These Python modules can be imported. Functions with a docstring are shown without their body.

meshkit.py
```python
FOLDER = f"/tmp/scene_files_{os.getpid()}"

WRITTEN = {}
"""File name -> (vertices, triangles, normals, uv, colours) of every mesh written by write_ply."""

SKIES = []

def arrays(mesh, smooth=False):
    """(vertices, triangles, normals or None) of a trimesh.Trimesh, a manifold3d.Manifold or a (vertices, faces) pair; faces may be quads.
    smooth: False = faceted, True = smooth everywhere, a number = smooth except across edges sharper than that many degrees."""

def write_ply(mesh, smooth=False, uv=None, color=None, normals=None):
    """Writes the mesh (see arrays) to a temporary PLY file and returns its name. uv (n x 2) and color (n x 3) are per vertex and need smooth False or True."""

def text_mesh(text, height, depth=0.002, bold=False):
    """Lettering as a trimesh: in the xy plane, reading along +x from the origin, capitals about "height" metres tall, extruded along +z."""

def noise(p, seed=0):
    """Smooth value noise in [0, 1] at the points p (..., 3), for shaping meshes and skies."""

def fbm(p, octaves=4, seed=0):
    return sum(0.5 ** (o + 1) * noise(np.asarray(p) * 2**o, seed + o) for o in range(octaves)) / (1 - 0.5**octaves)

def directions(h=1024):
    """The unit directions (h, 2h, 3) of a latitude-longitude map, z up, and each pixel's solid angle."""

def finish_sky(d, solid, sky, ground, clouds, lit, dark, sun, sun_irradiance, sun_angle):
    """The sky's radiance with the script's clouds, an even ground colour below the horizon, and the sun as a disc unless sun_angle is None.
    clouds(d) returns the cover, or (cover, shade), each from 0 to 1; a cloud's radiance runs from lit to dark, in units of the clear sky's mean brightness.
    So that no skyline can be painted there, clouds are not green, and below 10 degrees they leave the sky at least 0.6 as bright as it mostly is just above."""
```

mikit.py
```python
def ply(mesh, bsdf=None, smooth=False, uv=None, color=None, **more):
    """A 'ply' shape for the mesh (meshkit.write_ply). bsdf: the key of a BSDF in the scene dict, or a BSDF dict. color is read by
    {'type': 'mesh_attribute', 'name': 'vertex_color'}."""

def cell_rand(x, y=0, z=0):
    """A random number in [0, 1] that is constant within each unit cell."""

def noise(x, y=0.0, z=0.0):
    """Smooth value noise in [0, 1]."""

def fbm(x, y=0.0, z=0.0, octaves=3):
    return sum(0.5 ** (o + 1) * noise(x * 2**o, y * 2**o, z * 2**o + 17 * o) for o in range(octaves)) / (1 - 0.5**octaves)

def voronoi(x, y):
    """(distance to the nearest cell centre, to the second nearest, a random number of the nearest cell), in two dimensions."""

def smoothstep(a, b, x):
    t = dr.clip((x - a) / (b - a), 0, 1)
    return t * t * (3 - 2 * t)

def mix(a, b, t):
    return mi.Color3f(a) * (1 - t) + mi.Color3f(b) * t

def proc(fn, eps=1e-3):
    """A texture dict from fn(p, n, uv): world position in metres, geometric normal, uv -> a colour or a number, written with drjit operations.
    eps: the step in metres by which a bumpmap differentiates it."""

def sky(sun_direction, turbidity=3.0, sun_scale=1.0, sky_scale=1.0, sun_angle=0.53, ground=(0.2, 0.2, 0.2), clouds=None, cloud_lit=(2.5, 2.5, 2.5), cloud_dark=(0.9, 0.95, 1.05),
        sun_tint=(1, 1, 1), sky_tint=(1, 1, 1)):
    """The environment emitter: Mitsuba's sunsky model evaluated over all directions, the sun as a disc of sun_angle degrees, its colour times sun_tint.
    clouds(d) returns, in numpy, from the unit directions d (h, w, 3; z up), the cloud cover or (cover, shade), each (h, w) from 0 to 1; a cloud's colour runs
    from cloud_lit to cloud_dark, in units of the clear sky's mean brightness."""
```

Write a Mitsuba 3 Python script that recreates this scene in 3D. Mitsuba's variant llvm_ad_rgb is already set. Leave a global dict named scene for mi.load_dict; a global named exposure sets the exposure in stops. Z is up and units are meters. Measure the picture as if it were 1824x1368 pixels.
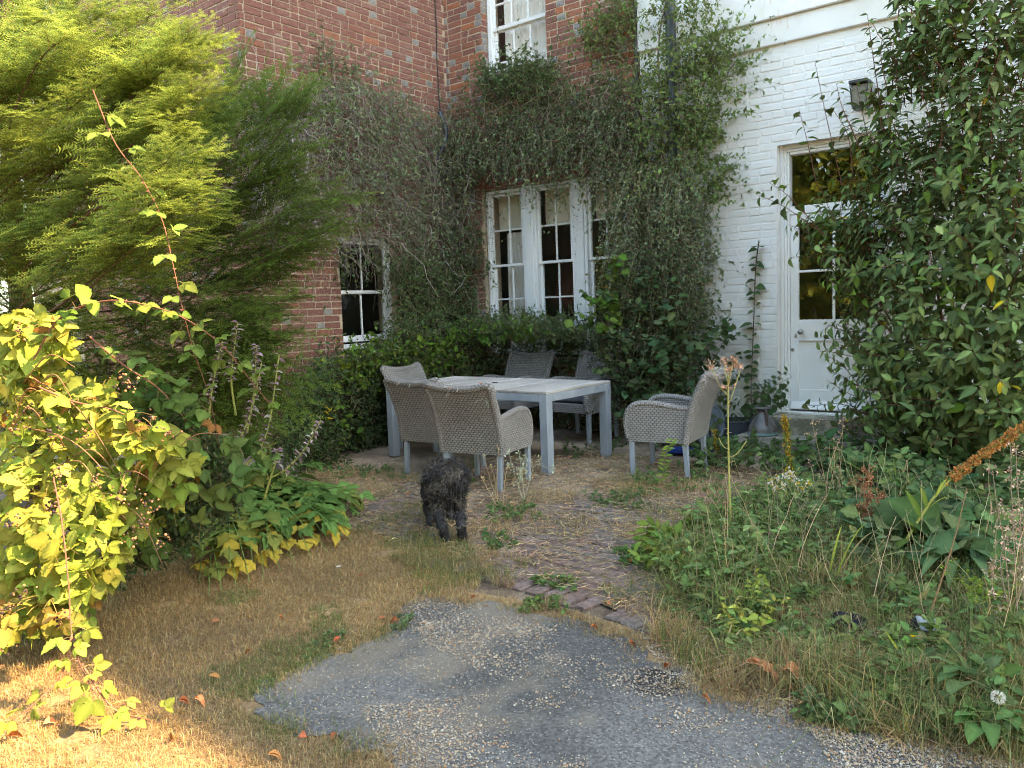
import math, random
import numpy as np, trimesh, mitsuba as mi, mikit, manifold3d as m3
import drjit as dr
from mikit import noise, fbm, voronoi, cell_rand, smoothstep, mix, proc
import meshkit

T = mi.ScalarTransform4f
rng = np.random.default_rng(7)
random.seed(7)
scene, labels = {}, {}

# ---------------------------------------------------------------- camera, sky, exposure
FPX, YAW, PITCH, ROLL, EYE = 1433.0, math.radians(-38.37), math.radians(-5.27), math.radians(-2.03), 1.48
_f = np.array([math.sin(YAW) * math.cos(PITCH), math.cos(YAW) * math.cos(PITCH), math.sin(PITCH)])
_r0 = np.array([math.cos(YAW), -math.sin(YAW), 0.0])
_u0 = np.cross(_r0, _f)
_r = math.cos(ROLL) * _r0 + math.sin(ROLL) * _u0
_u = np.cross(_r, _f)
C = np.array([0.0, 0.0, EYE])
scene['camera'] = {'type': 'perspective', 'fov': math.degrees(2 * math.atan(912 / FPX)), 'fov_axis': 'x', 'near_clip': 0.05, 'far_clip': 400.0,
                   'to_world': T().look_at(origin=C.tolist(), target=(C + _f).tolist(), up=_u.tolist())}
SUN = np.array([0.90, 0.48, 1.0])
scene['daylight'] = mikit.sky(SUN.tolist(), turbidity=3, sun_scale=0.50, sky_scale=1.0, sun_tint=(1.0, 0.86, 0.62), sky_tint=(1.29, 1.0, 0.71), ground=(0.2, 0.17, 0.12))
exposure = 5.48

# where the sight line through a point of the photograph meets a depth, a wall or a level: used to find where things stand
def ray(x, y):
    x, y = np.asarray(x, float), np.asarray(y, float)
    return _f + _r * ((x - 912) / FPX)[..., None] - _u * ((y - 684) / FPX)[..., None]
def AT(x, y, d):
    return C + ray(x, y) * np.asarray(d, float)[..., None]
def ONZ(x, y, z=0.0):
    d = ray(x, y)
    return C + d * ((np.asarray(z) - EYE) / d[..., 2])[..., None]
def ONY(x, y, Y):
    d = ray(x, y)
    return C + d * (np.asarray(Y) / d[..., 1])[..., None]
def ONX(x, y, X):
    d = ray(x, y)
    return C + d * (np.asarray(X) / d[..., 0])[..., None]
def depth(p):
    return (np.asarray(p) - C) @ _f
def pix(p):
    q = np.asarray(p, float) - C
    z = np.maximum(q @ _f, 1e-3)
    return 912 + FPX * (q @ _r) / z, 684 - FPX * (q @ _u) / z

# ---------------------------------------------------------------- mesh helpers
class MB:
    """Collects pieces with a colour each into one mesh."""
    def __init__(s): s.v, s.f, s.c, s.n = [], [], [], 0
    def add(s, v, f, c=(0.5, 0.5, 0.5)):
        v = np.asarray(v, float); f = np.asarray(f, int)
        if f.shape[1] == 4: f = np.vstack([f[:, [0, 1, 2]], f[:, [0, 2, 3]]])
        s.v.append(v); s.f.append(f + s.n); s.c.append(np.broadcast_to(np.asarray(c, float), (len(v), 3))); s.n += len(v)
        return s
    def tm(s, m, c=(0.5, 0.5, 0.5)): return s.add(m.vertices, m.faces, c)
    def tube(s, p, r, c=(0.5, 0.5, 0.5), sides=5):
        v, f = tube(p, r, sides); return s.add(v, f, c)
    def box(s, lo, hi, c=(0.5, 0.5, 0.5), b=0.0):
        v, f = boxvf(lo, hi, b); return s.add(v, f, c)
    def arrays(s): return np.vstack(s.v), np.vstack(s.f), np.vstack(s.c)
    def put(s, key, bsdf, smooth=False, xf=None):
        v, f, c = s.arrays()
        if xf is not None: v = v @ xf[:3, :3].T + xf[:3, 3]
        return put(key, (v, f), bsdf, smooth, c)

def unique(key):
    if key not in scene: return key
    k = 1
    while f'{key}_{k:03d}' in scene: k += 1
    return f'{key}_{k:03d}'
_names = {}
def thing_key(name):
    k = _names.get(name, 0); _names[name] = k + 1
    return name if k == 0 else f'{name}_{k:03d}'
_cnt = {}
def put(key, mesh, bsdf, smooth=False, color=None, uv=None, **kw):
    n = _cnt.get(key, 0); _cnt[key] = n + 1
    k = key if n == 0 else f'{key}_{n:03d}'
    if color is not None and smooth is not True and smooth is not False:   # split at the sharp edges, then carry the colours over
        from scipy.spatial import cKDTree
        v0 = np.asarray(mesh[0]); v, f, _ = meshkit.arrays(mesh, smooth)
        color = np.asarray(color)[cKDTree(v0).query(v)[1]]; mesh, smooth = (v, f), True
    scene[k] = mikit.ply(mesh, bsdf, smooth, uv=uv, color=color, **kw)
    return k
def tag(key, label, cat=None, group=None, kind=None):
    d = {'label': label}
    if cat: d['category'] = cat
    if group: d['group'] = group
    if kind: d['kind'] = kind
    labels[key] = d
    return key

def tube(p, r, sides=5):
    p = np.asarray(p, float); r = np.broadcast_to(np.asarray(r, float), (len(p),))
    t = np.gradient(p, axis=0); t /= np.linalg.norm(t, axis=1, keepdims=True) + 1e-12
    a = np.cross(t, [0.12, 0.31, 0.94]) if abs(t[:, 2]).mean() < 0.85 else np.cross(t, [1.0, 0.1, 0.05])
    a /= np.linalg.norm(a, axis=1, keepdims=True) + 1e-12
    b = np.cross(t, a); g = np.arange(sides) * 2 * np.pi / sides
    v = p[:, None] + r[:, None, None] * (np.cos(g)[None, :, None] * a[:, None] + np.sin(g)[None, :, None] * b[:, None])
    n = len(p); i, j = np.meshgrid(np.arange(n - 1), np.arange(sides), indexing='ij')
    q = np.stack([i * sides + j, i * sides + (j + 1) % sides, (i + 1) * sides + (j + 1) % sides, (i + 1) * sides + j], -1).reshape(-1, 4)
    f = np.vstack([q[:, [0, 1, 2]], q[:, [0, 2, 3]]])
    k = np.arange(1, sides - 1)
    f = np.vstack([f, np.stack([k * 0, k + 1, k], 1), np.stack([k * 0, k, k + 1], 1) + (n - 1) * sides])
    return v.reshape(-1, 3), f
def boxvf(lo, hi, b=0.0):
    lo, hi = np.minimum(lo, hi).astype(float), np.maximum(lo, hi).astype(float)
    if b <= 0:
        v = np.array([[x, y, z] for x in (lo[0], hi[0]) for y in (lo[1], hi[1]) for z in (lo[2], hi[2])])
        return v, np.array([[0, 1, 3], [0, 3, 2], [4, 6, 7], [4, 7, 5], [0, 4, 5], [0, 5, 1], [2, 3, 7], [2, 7, 6], [0, 2, 6], [0, 6, 4], [1, 5, 7], [1, 7, 3]])
    b = min(b, 0.45 * (hi - lo).min())
    pts = []
    for sx in (0, 1):
        for sy in (0, 1):
            for sz in (0, 1):
                c = np.where([sx, sy, sz], hi, lo); d = np.where([sx, sy, sz], -b, b)
                for k in range(3):
                    e = d.copy(); e[k] = 0; pts.append(c + e)
    h = trimesh.convex.convex_hull(np.array(pts))
    return np.array(h.vertices), np.array(h.faces)
def spline(pts, n):
    p = np.asarray(pts, float); k = len(p)
    if k == 2: return p[0] + (p[1] - p[0]) * np.linspace(0, 1, n)[:, None]
    q = np.vstack([2 * p[0] - p[1], p, 2 * p[-1] - p[-2]]); t = np.linspace(0, k - 1 - 1e-9, n); i = t.astype(int); u = (t - i)[:, None]
    a, b, c, d = q[i], q[i + 1], q[i + 2], q[i + 3]
    return 0.5 * (2 * b + (c - a) * u + (2 * a - 5 * b + 4 * c - d) * u ** 2 + (3 * b - a - 3 * c + d) * u ** 3)
def unit(v):
    v = np.asarray(v, float); return v / (np.linalg.norm(v, axis=-1, keepdims=True) + 1e-12)
def inpoly(x, y, poly):
    poly = np.asarray(poly, float); r = np.zeros(np.shape(x), bool); j = len(poly) - 1
    for i in range(len(poly)):
        (xi, yi), (xj, yj) = poly[i], poly[j]
        r ^= ((yi > y) != (yj > y)) & (x < (xj - xi) * (y - yi) / (yj - yi + 1e-12) + xi); j = i
    return r
def sample(poly, n):
    """n points of the photograph inside a polygon."""
    poly = np.asarray(poly, float); lo, hi = poly.min(0), poly.max(0); out = np.zeros((0, 2))
    while len(out) < n:
        q = rng.uniform(lo, hi, (4 * n + 16, 2)); out = np.vstack([out, q[inpoly(q[:, 0], q[:, 1], poly)]])
    return out[:n]
def vary(c, n, s=0.25, h=0.12):
    c = np.asarray(c, float); k = np.exp(rng.normal(0, s, (n, 1)))
    return np.clip(c * k * np.exp(rng.normal(0, h, (n, 3)) * [1, 0.5, 0.8]), 0, 0.9)

# leaf shapes: base at the origin, pointing along +x, upper face +z, length 1
def leaf(w=0.45, seg=4, fold=0.12, droop=0.2, peak=0.45, point=1.0, saw=0.0, vein=0.0):
    t = np.linspace(0, 1, seg + 1); v, f = [], []
    for k, a in enumerate(t):
        p = (a / peak) if a < peak else (1 - a) / (1 - peak)
        wd = w / 2 * np.sin(np.clip(p, 0, 1) * np.pi / 2) ** (0.8 if a < peak else point) * (1 + saw * (-1) ** k)
        z = -droop * a * a; e = z + fold * wd * 2 + vein * (-1) ** k * (0 < k < seg)
        v += [[a, wd, e], [a, 0, z], [a, -wd, e]]
    v = np.array(v); m = np.tile([.88, 1.22, .88], seg + 1)
    for k in range(seg):
        o = 3 * k
        if k == 0: f += [[1, 5, 4], [1, 4, 3]] if False else [[1, 4, 3], [1, 5, 4]]
        elif k == seg - 1: f += [[o, o + 1, o + 4], [o + 1, o + 2, o + 4]]
        else: f += [[o, o + 1, o + 4], [o, o + 4, o + 3], [o + 1, o + 2, o + 5], [o + 1, o + 5, o + 4]]
    return v, np.array(f), m
def tiny(w=0.5, fold=0.15):
    return np.array([[0, 0, 0], [0.5, w / 2, fold * w], [1, 0, -0.08], [0.5, -w / 2, fold * w]]), np.array([[0, 2, 1], [0, 3, 2]])
def frames(x, nrm):
    x = unit(x); y = unit(np.cross(nrm, x)); z = np.cross(x, y)
    return np.stack([x, y, z], -1)
def scatter(tmpl, pos, x, nrm, size, col):
    """Copies of one shape: (vertices, faces, colours) of all of them."""
    v, f = tmpl[:2]; n = len(pos); M = frames(x, nrm) * np.broadcast_to(np.asarray(size, float).reshape(-1, 1, 1) if np.ndim(size) else size, (n, 1, 1))
    if len(tmpl) > 2: M = M * np.stack([np.ones(n), rng.uniform(.8, 1.2, n), rng.uniform(.2, 2.2, n)], 1)[:, None, :]
    V = np.einsum('nij,kj->nki', M, v) + np.asarray(pos)[:, None]
    F = f[None] + (np.arange(n) * len(v))[:, None, None]
    return V.reshape(-1, 3), F.reshape(-1, 3), (np.broadcast_to(col, (n, 3))[:, None] * (tmpl[2] if len(tmpl) > 2 else np.ones(len(v)))[None, :, None]).reshape(-1, 3)
def rand_dirs(n):
    return unit(rng.normal(size=(n, 3)))

# ---------------------------------------------------------------- materials
VC = {'type': 'mesh_attribute', 'name': 'vertex_color'}
def rgb(*c): return {'type': 'rgb', 'value': list(c)}
def mat(name, **kw):
    scene[name] = {'type': 'twosided', 'bsdf': {'type': 'principled', **kw}}
mat('matte', base_color=VC, roughness=0.85, specular=0.25)
mat('satin', base_color=VC, roughness=0.38, specular=0.45)
mat('hairy', base_color=VC, roughness=0.6, specular=0.3)
scene['leafy'] = {'type': 'principledthin', 'base_color': VC, 'roughness': 0.55, 'diff_trans': 0.9, 'eta': 1.35}
scene['glossy_leaf'] = {'type': 'principledthin', 'base_color': VC, 'roughness': 0.36, 'diff_trans': 0.5, 'eta': 1.45}
scene['clear_pane'] = {'type': 'thindielectric', 'int_ior': 1.5}

def brick_colour(p, n, uv):
    g = fbm(p.x * 55, p.y * 55, p.z * 55, 3); big = fbm(p.x * 2.3, p.y * 2.3, p.z * 2.3 + 5, 3)
    a = mix((0.195, 0.088, 0.070), (0.33, 0.125, 0.062), smoothstep(0.25, 1.0, uv.x))
    a = mix(a, (0.24, 0.13, 0.105), smoothstep(0.55, 0.8, big) * 0.6)
    a = mix(a, mix((0.17, 0.155, 0.15), (0.29, 0.27, 0.255), big), smoothstep(0.4, 0.6, uv.y))
    a = a * (0.55 + 0.85 * g)
    sp = smoothstep(0.71, 0.8, noise(p.x * 90 + 3, p.y * 90, p.z * 90)) * smoothstep(0.35, 0.6, noise(p.x * 5, p.y * 5, p.z * 5 + 9))
    lime = smoothstep(0.66, 0.86, fbm(p.x * 9 + 40, p.y * 9, p.z * 14, 3))
    a = mix(a, (0.42, 0.34, 0.28), sp * 0.45)
    return mix(a, (0.42, 0.35, 0.28), lime * 0.55)
def mortar_colour(p, n, uv):
    g = fbm(p.x * 60, p.y * 60, p.z * 60, 2); b = fbm(p.x * 1.6, p.y * 1.6, p.z * 1.6, 3)
    return mix((0.36, 0.28, 0.20), (0.50, 0.41, 0.30), g) * (0.72 + 0.5 * b)
def paint_colour(p, n, uv):
    b = fbm(p.x * 1.2, p.y * 1.2, p.z * 1.2, 3); s = fbm(p.x * 11, p.y * 11, p.z * 3, 3)
    low = smoothstep(1.1, 0.2, p.z)
    c = mix((0.68, 0.675, 0.665), (0.62, 0.605, 0.565), smoothstep(0.35, 0.75, b))
    c = mix(c, (0.52, 0.49, 0.41), smoothstep(0.60, 0.80, s) * 0.22)
    c = mix(c, (0.52, 0.52, 0.40), low * smoothstep(0.3, 0.75, s) * 0.5)
    rust = smoothstep(0.86, 0.92, noise(p.x * 6, p.z * 2.6 + 11, 4.0)) * smoothstep(0.5, 0.75, noise(p.x * 70, p.z * 9, 1.0))
    return mix(c, (0.55, 0.25, 0.10), rust * 0.22)
def asphalt_colour(p, n, uv):
    d1, d2, r = voronoi(p.x * 110, p.y * 110); b = fbm(p.x * 1.7, p.y * 1.7, 0.0, 3)
    c = mix((0.075, 0.072, 0.069), (0.118, 0.113, 0.108), smoothstep(0.3, 0.7, b))
    c = c * (0.65 + 0.8 * r)
    stone = smoothstep(0.90, 0.92, r) * smoothstep(0.36, 0.22, d1)
    c = mix(c, (0.20, 0.165, 0.125), smoothstep(0.52, 0.75, fbm(p.x * 2.6 + 9, p.y * 2.6, 4.0, 4)) * 0.55)
    sx_, sy_ = p.x - -1.468, p.y - 2.711   # an old oil stain
    c = c * (1 - 0.72 * smoothstep(1.15, 0.75, dr.sqrt(dr.square((sx_ * 0.78 + sy_ * 0.62) / 0.115) + dr.square((sy_ * 0.78 - sx_ * 0.62) / 0.115)) + 0.5 * (noise(p.x * 22, p.y * 22, 3.0) - 0.5)))
    return mix(c, mix((0.20, 0.17, 0.13), (0.42, 0.37, 0.31), noise(p.x * 150, p.y * 150, 0.0)), stone * 0.75)
def soil_colour(p, n, uv):
    b = fbm(p.x * 2.1, p.y * 2.1, 3.0, 3); g = fbm(p.x * 60, p.y * 60, 0.0, 3)
    c = mix((0.12, 0.088, 0.064), (0.27, 0.205, 0.145), smoothstep(0.3, 0.7, b))
    return c * (0.5 + 1.0 * g)
def thatch_colour(p, n, uv):
    b = fbm(p.x * 2.0, p.y * 2.0, 3.0, 3); g = fbm(p.x * 80, p.y * 80, 0.0, 3)
    c = mix((0.17, 0.115, 0.065), (0.30, 0.20, 0.105), smoothstep(0.3, 0.7, b))
    return c * (0.5 + 1.0 * g)
def stone_colour(p, n, uv):
    b = fbm(p.x * 5, p.y * 5, p.z * 5, 4); g = fbm(p.x * 50, p.y * 50, p.z * 50, 2)
    c = mix((0.15, 0.128, 0.10), (0.32, 0.28, 0.22), smoothstep(0.3, 0.7, b))
    return mix(c * (0.6 + 0.8 * g), (0.07, 0.085, 0.04), smoothstep(0.5, 0.75, fbm(p.x * 8, p.y * 8, p.z * 8 + 7, 2)) * 0.6)
def plank_colour(p, n, uv):
    g = fbm(p.x * 90, p.y * 3.5, uv.x * 40, 3); b = fbm(p.x * 5, p.y * 1.5, uv.x * 9, 3)
    c = mix((0.235, 0.21, 0.185), (0.39, 0.365, 0.335), smoothstep(0.2, 0.8, g * 0.6 + b * 0.4))
    return c * (0.86 + 0.28 * uv.x)
WR, WC = 0.0190, 0.036
def weave_h(uv):
    row = dr.floor(uv.y / WR); fv = uv.y / WR - row; a = uv.x / WC + 0.5 * (row - 2 * dr.floor(row / 2)); fu = a - dr.floor(a)
    return dr.sqrt(dr.maximum(dr.sin(fu * math.pi), 0.0)) * dr.sqrt(dr.maximum(dr.sin(fv * math.pi), 0.0))
def weave_colour(p, n, uv):
    h = weave_h(uv); b = fbm(p.x * 3, p.y * 3, p.z * 3, 3); s = noise(uv.x * 30, uv.y / WR * 0.9, 2.0)
    c = mix((0.19, 0.170, 0.158), (0.365, 0.338, 0.318), b * 0.55 + s * 0.45)
    return c * (0.20 + 0.85 * smoothstep(0.2, 0.8, h))
def weave_bump(p, n, uv): return weave_h(uv)
def frame_colour(p, n, uv):
    b = fbm(p.x * 9, p.y * 9, p.z * 3, 3)
    return mix((0.19, 0.215, 0.25), (0.31, 0.335, 0.365), b)
def paver_colour(p, n, uv):
    b = fbm(p.x * 3, p.y * 3, 1.0, 3); g = fbm(p.x * 50, p.y * 50, 0.0, 2)
    c = mix((0.135, 0.088, 0.076), (0.175, 0.13, 0.115), uv.x)
    c = mix(c, (0.125, 0.112, 0.10), smoothstep(0.35, 0.65, b) * 0.7)
    return c * (0.55 + 0.9 * g)
mat('brick', base_color=proc(brick_colour), roughness=0.85, specular=0.2)
mat('mortar', base_color=proc(mortar_colour), roughness=0.95, specular=0.1)
mat('painted_masonry', base_color=proc(paint_colour), roughness=0.6, specular=0.3)
mat('asphalt', base_color=proc(asphalt_colour), roughness=0.85, specular=0.3)
mat('soil', base_color=proc(soil_colour), roughness=0.95, specular=0.1)
mat('thatch', base_color=proc(thatch_colour), roughness=0.95, specular=0.1)
mat('old_stone', base_color=proc(stone_colour), roughness=0.9, specular=0.2)
mat('plank', base_color=proc(plank_colour), roughness=0.75, specular=0.25)
mat('frame_paint', base_color=proc(frame_colour), roughness=0.5, specular=0.4)
mat('paver', base_color=proc(paver_colour), roughness=0.9, specular=0.2)
scene['wicker'] = {'type': 'twosided', 'bsdf': {'type': 'bumpmap', 'bump': {**proc(weave_bump, 2e-3), }, 'scale': 0.004, 'bsdf': {'type': 'principled', 'base_color': proc(weave_colour), 'roughness': 0.6, 'specular': 0.3}}}
mat('white_paint', base_color=rgb(0.70, 0.70, 0.69), roughness=0.35, specular=0.45)
mat('metal_dull', base_color=rgb(0.35, 0.34, 0.33), roughness=0.35, metallic=0.9)
# ---------------------------------------------------------------- the house
XA, YB, YC = -7.42, 8.2, 5.07           # plane of the wing's side wall, of the back wall, and the wing's end wall
COURSE = 0.0785
def facing(axis, plane, sgn):
    """(along, out, up) -> world, for a wall that lies in the plane x = plane (axis 0) or y = plane (axis 1) and looks to sgn."""
    def f(v):
        v = np.asarray(v, float); o = np.empty_like(v)
        o[..., axis] = plane + sgn * v[..., 1]; o[..., 1 - axis] = v[..., 0]; o[..., 2] = v[..., 2]
        return o
    return f
def fixwind(v, f, axis, sgn):
    flip = (axis == 0 and sgn < 0) or (axis == 1 and sgn > 0)
    return f[:, ::-1] if not flip else f
def wall_core(key, to, span, z, holes, thick, bsdf):
    """A slab with openings, its face at out = 0."""
    a = sorted({span[0], span[1], *[h[0] for h in holes], *[h[1] for h in holes]}); b = sorted({z[0], z[1], *[h[2] for h in holes], *[h[3] for h in holes]})
    mb = MB()
    for i in range(len(a) - 1):
        run = None
        for j in range(len(b) - 1):
            ca, cb = (a[i] + a[i + 1]) / 2, (b[j] + b[j + 1]) / 2
            solid = not any(h[0] < ca < h[1] and h[2] < cb < h[3] for h in holes)
            if solid and run is None: run = b[j]
            if run is not None and (not solid or j == len(b) - 2):
                top = b[j + 1] if solid else b[j]
                v, f = boxvf((a[i], -thick, run), (a[i + 1], 0, top)); mb.add(to(v), f); run = None
    v, f, c = mb.arrays(); m = trimesh.Trimesh(v, f, process=False)
    return put(key, (v, f), bsdf)
def brick_vf(a0, a1, z0, z1, proud, back, bev, jit):
    """A brick face with worn edges: (along, out, up)."""
    ring = np.array([[a0, z0], [a1, z0], [a1, z1], [a0, z1]]) + rng.normal(0, jit, (4, 2))
    c = ring.mean(0); ins = ring + np.sign(c - ring) * bev
    v = np.vstack([np.c_[ring[:, 0], np.full(4, back), ring[:, 1]], np.c_[ring[:, 0], np.full(4, proud - bev * 0.6), ring[:, 1]], np.c_[ins[:, 0], proud + rng.normal(0, 0.0007, 4), ins[:, 1]]])
    f = []
    for k in range(4):
        l = (k + 1) % 4
        f += [[k, l, 4 + l], [k, 4 + l, 4 + k], [4 + k, 4 + l, 8 + l], [4 + k, 8 + l, 8 + k]]
    f += [[8, 9, 10], [8, 10, 11]]
    return v, np.array(f)
def lay(span, z, holes, start='mix'):
    """Courses of stretchers and headers, cut at the openings: (a0, a1, z0, z1, is_header)."""
    out = []; k0 = int(math.floor(z[0] / COURSE))
    for k in range(k0, int(z[1] / COURSE)):
        z0, z1 = k * COURSE + 0.0068, (k + 1) * COURSE - 0.0068
        if z0 < z[0] - 0.02: continue
        a = span[0] - (0.06 if k % 2 else 0.17); head = bool(k % 2); run = 0
        while a < span[1]:
            L = 0.103 if head else 0.219
            L += rng.normal(0, 0.003)
            segs = [(max(a, span[0]), min(a + L, span[1]))]
            for h in holes:
                if h[2] < z1 - 0.01 and h[3] > z0 + 0.01:
                    segs = [s for p in segs for s in ((p[0], min(p[1], h[0] - 0.004)), (max(p[0], h[1] + 0.004), p[1])) if s[1] - s[0] > 0.0]
            for s in segs:
                if s[1] - s[0] > 0.035: out.append((s[0], s[1], z0 + rng.normal(0, 0.0012), z1 + rng.normal(0, 0.0012), L < 0.15))
            a += L + 0.0140
            run = run + 1 if not head else 0
            head = (not head) if (rng.random() < 0.55 or run > 2) else False
    return out
def brickwork(walls, own, limit, bsdf):
    """walls: (key, to, axis, sgn, bricks, orange, grey, proud, hidden). The limit largest in view become bricks of their own, the rest one piece of each wall."""
    todo = []
    for w in walls:
        for b in w[4]:
            p = w[1](np.array([(b[0] + b[1]) / 2, 0, (b[2] + b[3]) / 2])); x, y = pix(p); d = depth(p)
            seen = -10 < x < 1834 and -10 < y < 1378 and d > 0.3 and not any(inpoly(np.array(x), np.array(y), h) for h in w[8])
            todo.append((-(b[1] - b[0]) / max(d, 0.3) if seen else 1.0, w, b))
    todo.sort(key=lambda t: t[0]); rest = {}
    for i, (s, w, b) in enumerate(todo):
        key, to, axis, sgn, _, orange, grey, proud, _ = w
        v, f = brick_vf(*b[:4], proud + rng.normal(0, 0.0015), -0.01, 0.004, 0.0016)
        v = to(v); f = fixwind(v, f, axis, sgn)
        t = np.clip(rng.normal(orange, 0.24), 0, 1); g = 1.0 if (b[4] and rng.random() < grey) else 0.0
        uv = np.tile([t, g], (len(v), 1))
        if i < limit and s < 0: put(key + '__brick', (v, f), bsdf, uv=uv)
        else: rest.setdefault(key, []).append((v, f, uv))
    for key, l in rest.items():
        n = 0; V, F, U = [], [], []
        for v, f, u in l: V.append(v); F.append(f + n); U.append(u); n += len(v)
        k = put(key + '__brickwork', (np.vstack(V), np.vstack(F)), bsdf, uv=np.vstack(U))
        tag(k, 'farther bricks of the wall laid in uneven courses', kind='stuff')

# the wing on the left: side wall (x = XA, faces +x) and end wall (y = YC, faces -y)
toA, toE, toB = facing(0, XA, 1), facing(1, YC, -1), facing(1, YB, -1)
WA = (6.21, 7.10, 1.00, 2.42)
wall_core('brick_wing__side_wall', toA, (YC, YB + 0.3), (-0.2, 7.6), [WA], 0.34, 'mortar')
wall_core('brick_wing__end_wall', toE, (-13.0, XA - 0.342), (-0.2, 7.6), [], 0.34, 'mortar')
bA, bE = lay((YC + 0.004, YB - 0.006), (0, 7.6), [WA]), lay((-11.5, XA + 0.005), (0, 7.6), [])
climb = [(430, 190), (520, 165), (640, 165), (790, 190), (850, 330), (850, 700), (740, 640), (700, 430), (600, 440), (500, 420)]
yewpoly = [(0, 0), (290, 0), (330, 200), (430, 260), (470, 420), (560, 460), (480, 580), (480, 700), (400, 800), (0, 900)]
brickwork([('brick_wing__side_wall', toA, 0, 1, bA, 0.08, 0.17, 0.008, [climb, yewpoly]), ('brick_wing__end_wall', toE, 1, -1, bE, 0.10, 0.20, 0.008, [yewpoly])], 'brick_wing', 300, 'brick')
tag('brick_wing', 'projecting wing of dark red brick with pale mortar and one small sash window', 'house')
# its flat roof slab and a low brick-red coping, above the picture, which throws the shade
mb = MB().box((-13.0, YC - 0.12, 7.6), (XA + 0.12, YB - .01, 7.75)).box((-13.0, YB + .31, -.2), (XA - .01, YB + 4, 14.0)); mb.put('brick_wing__roof', 'old_stone')
mb = MB().tube(spline([toA(np.array([8.02, 0.02, z])) for z in (4.1, 4.8, 5.4, 6.3)], 12) + rng.normal(0, 0.004, (12, 3)), 0.007, (0.05, 0.045, 0.045)); mb.put('wall_cable', 'matte')
tag('wall_cable', 'thin dark cable running down the red brick beside the inner corner', 'cable')

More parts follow.
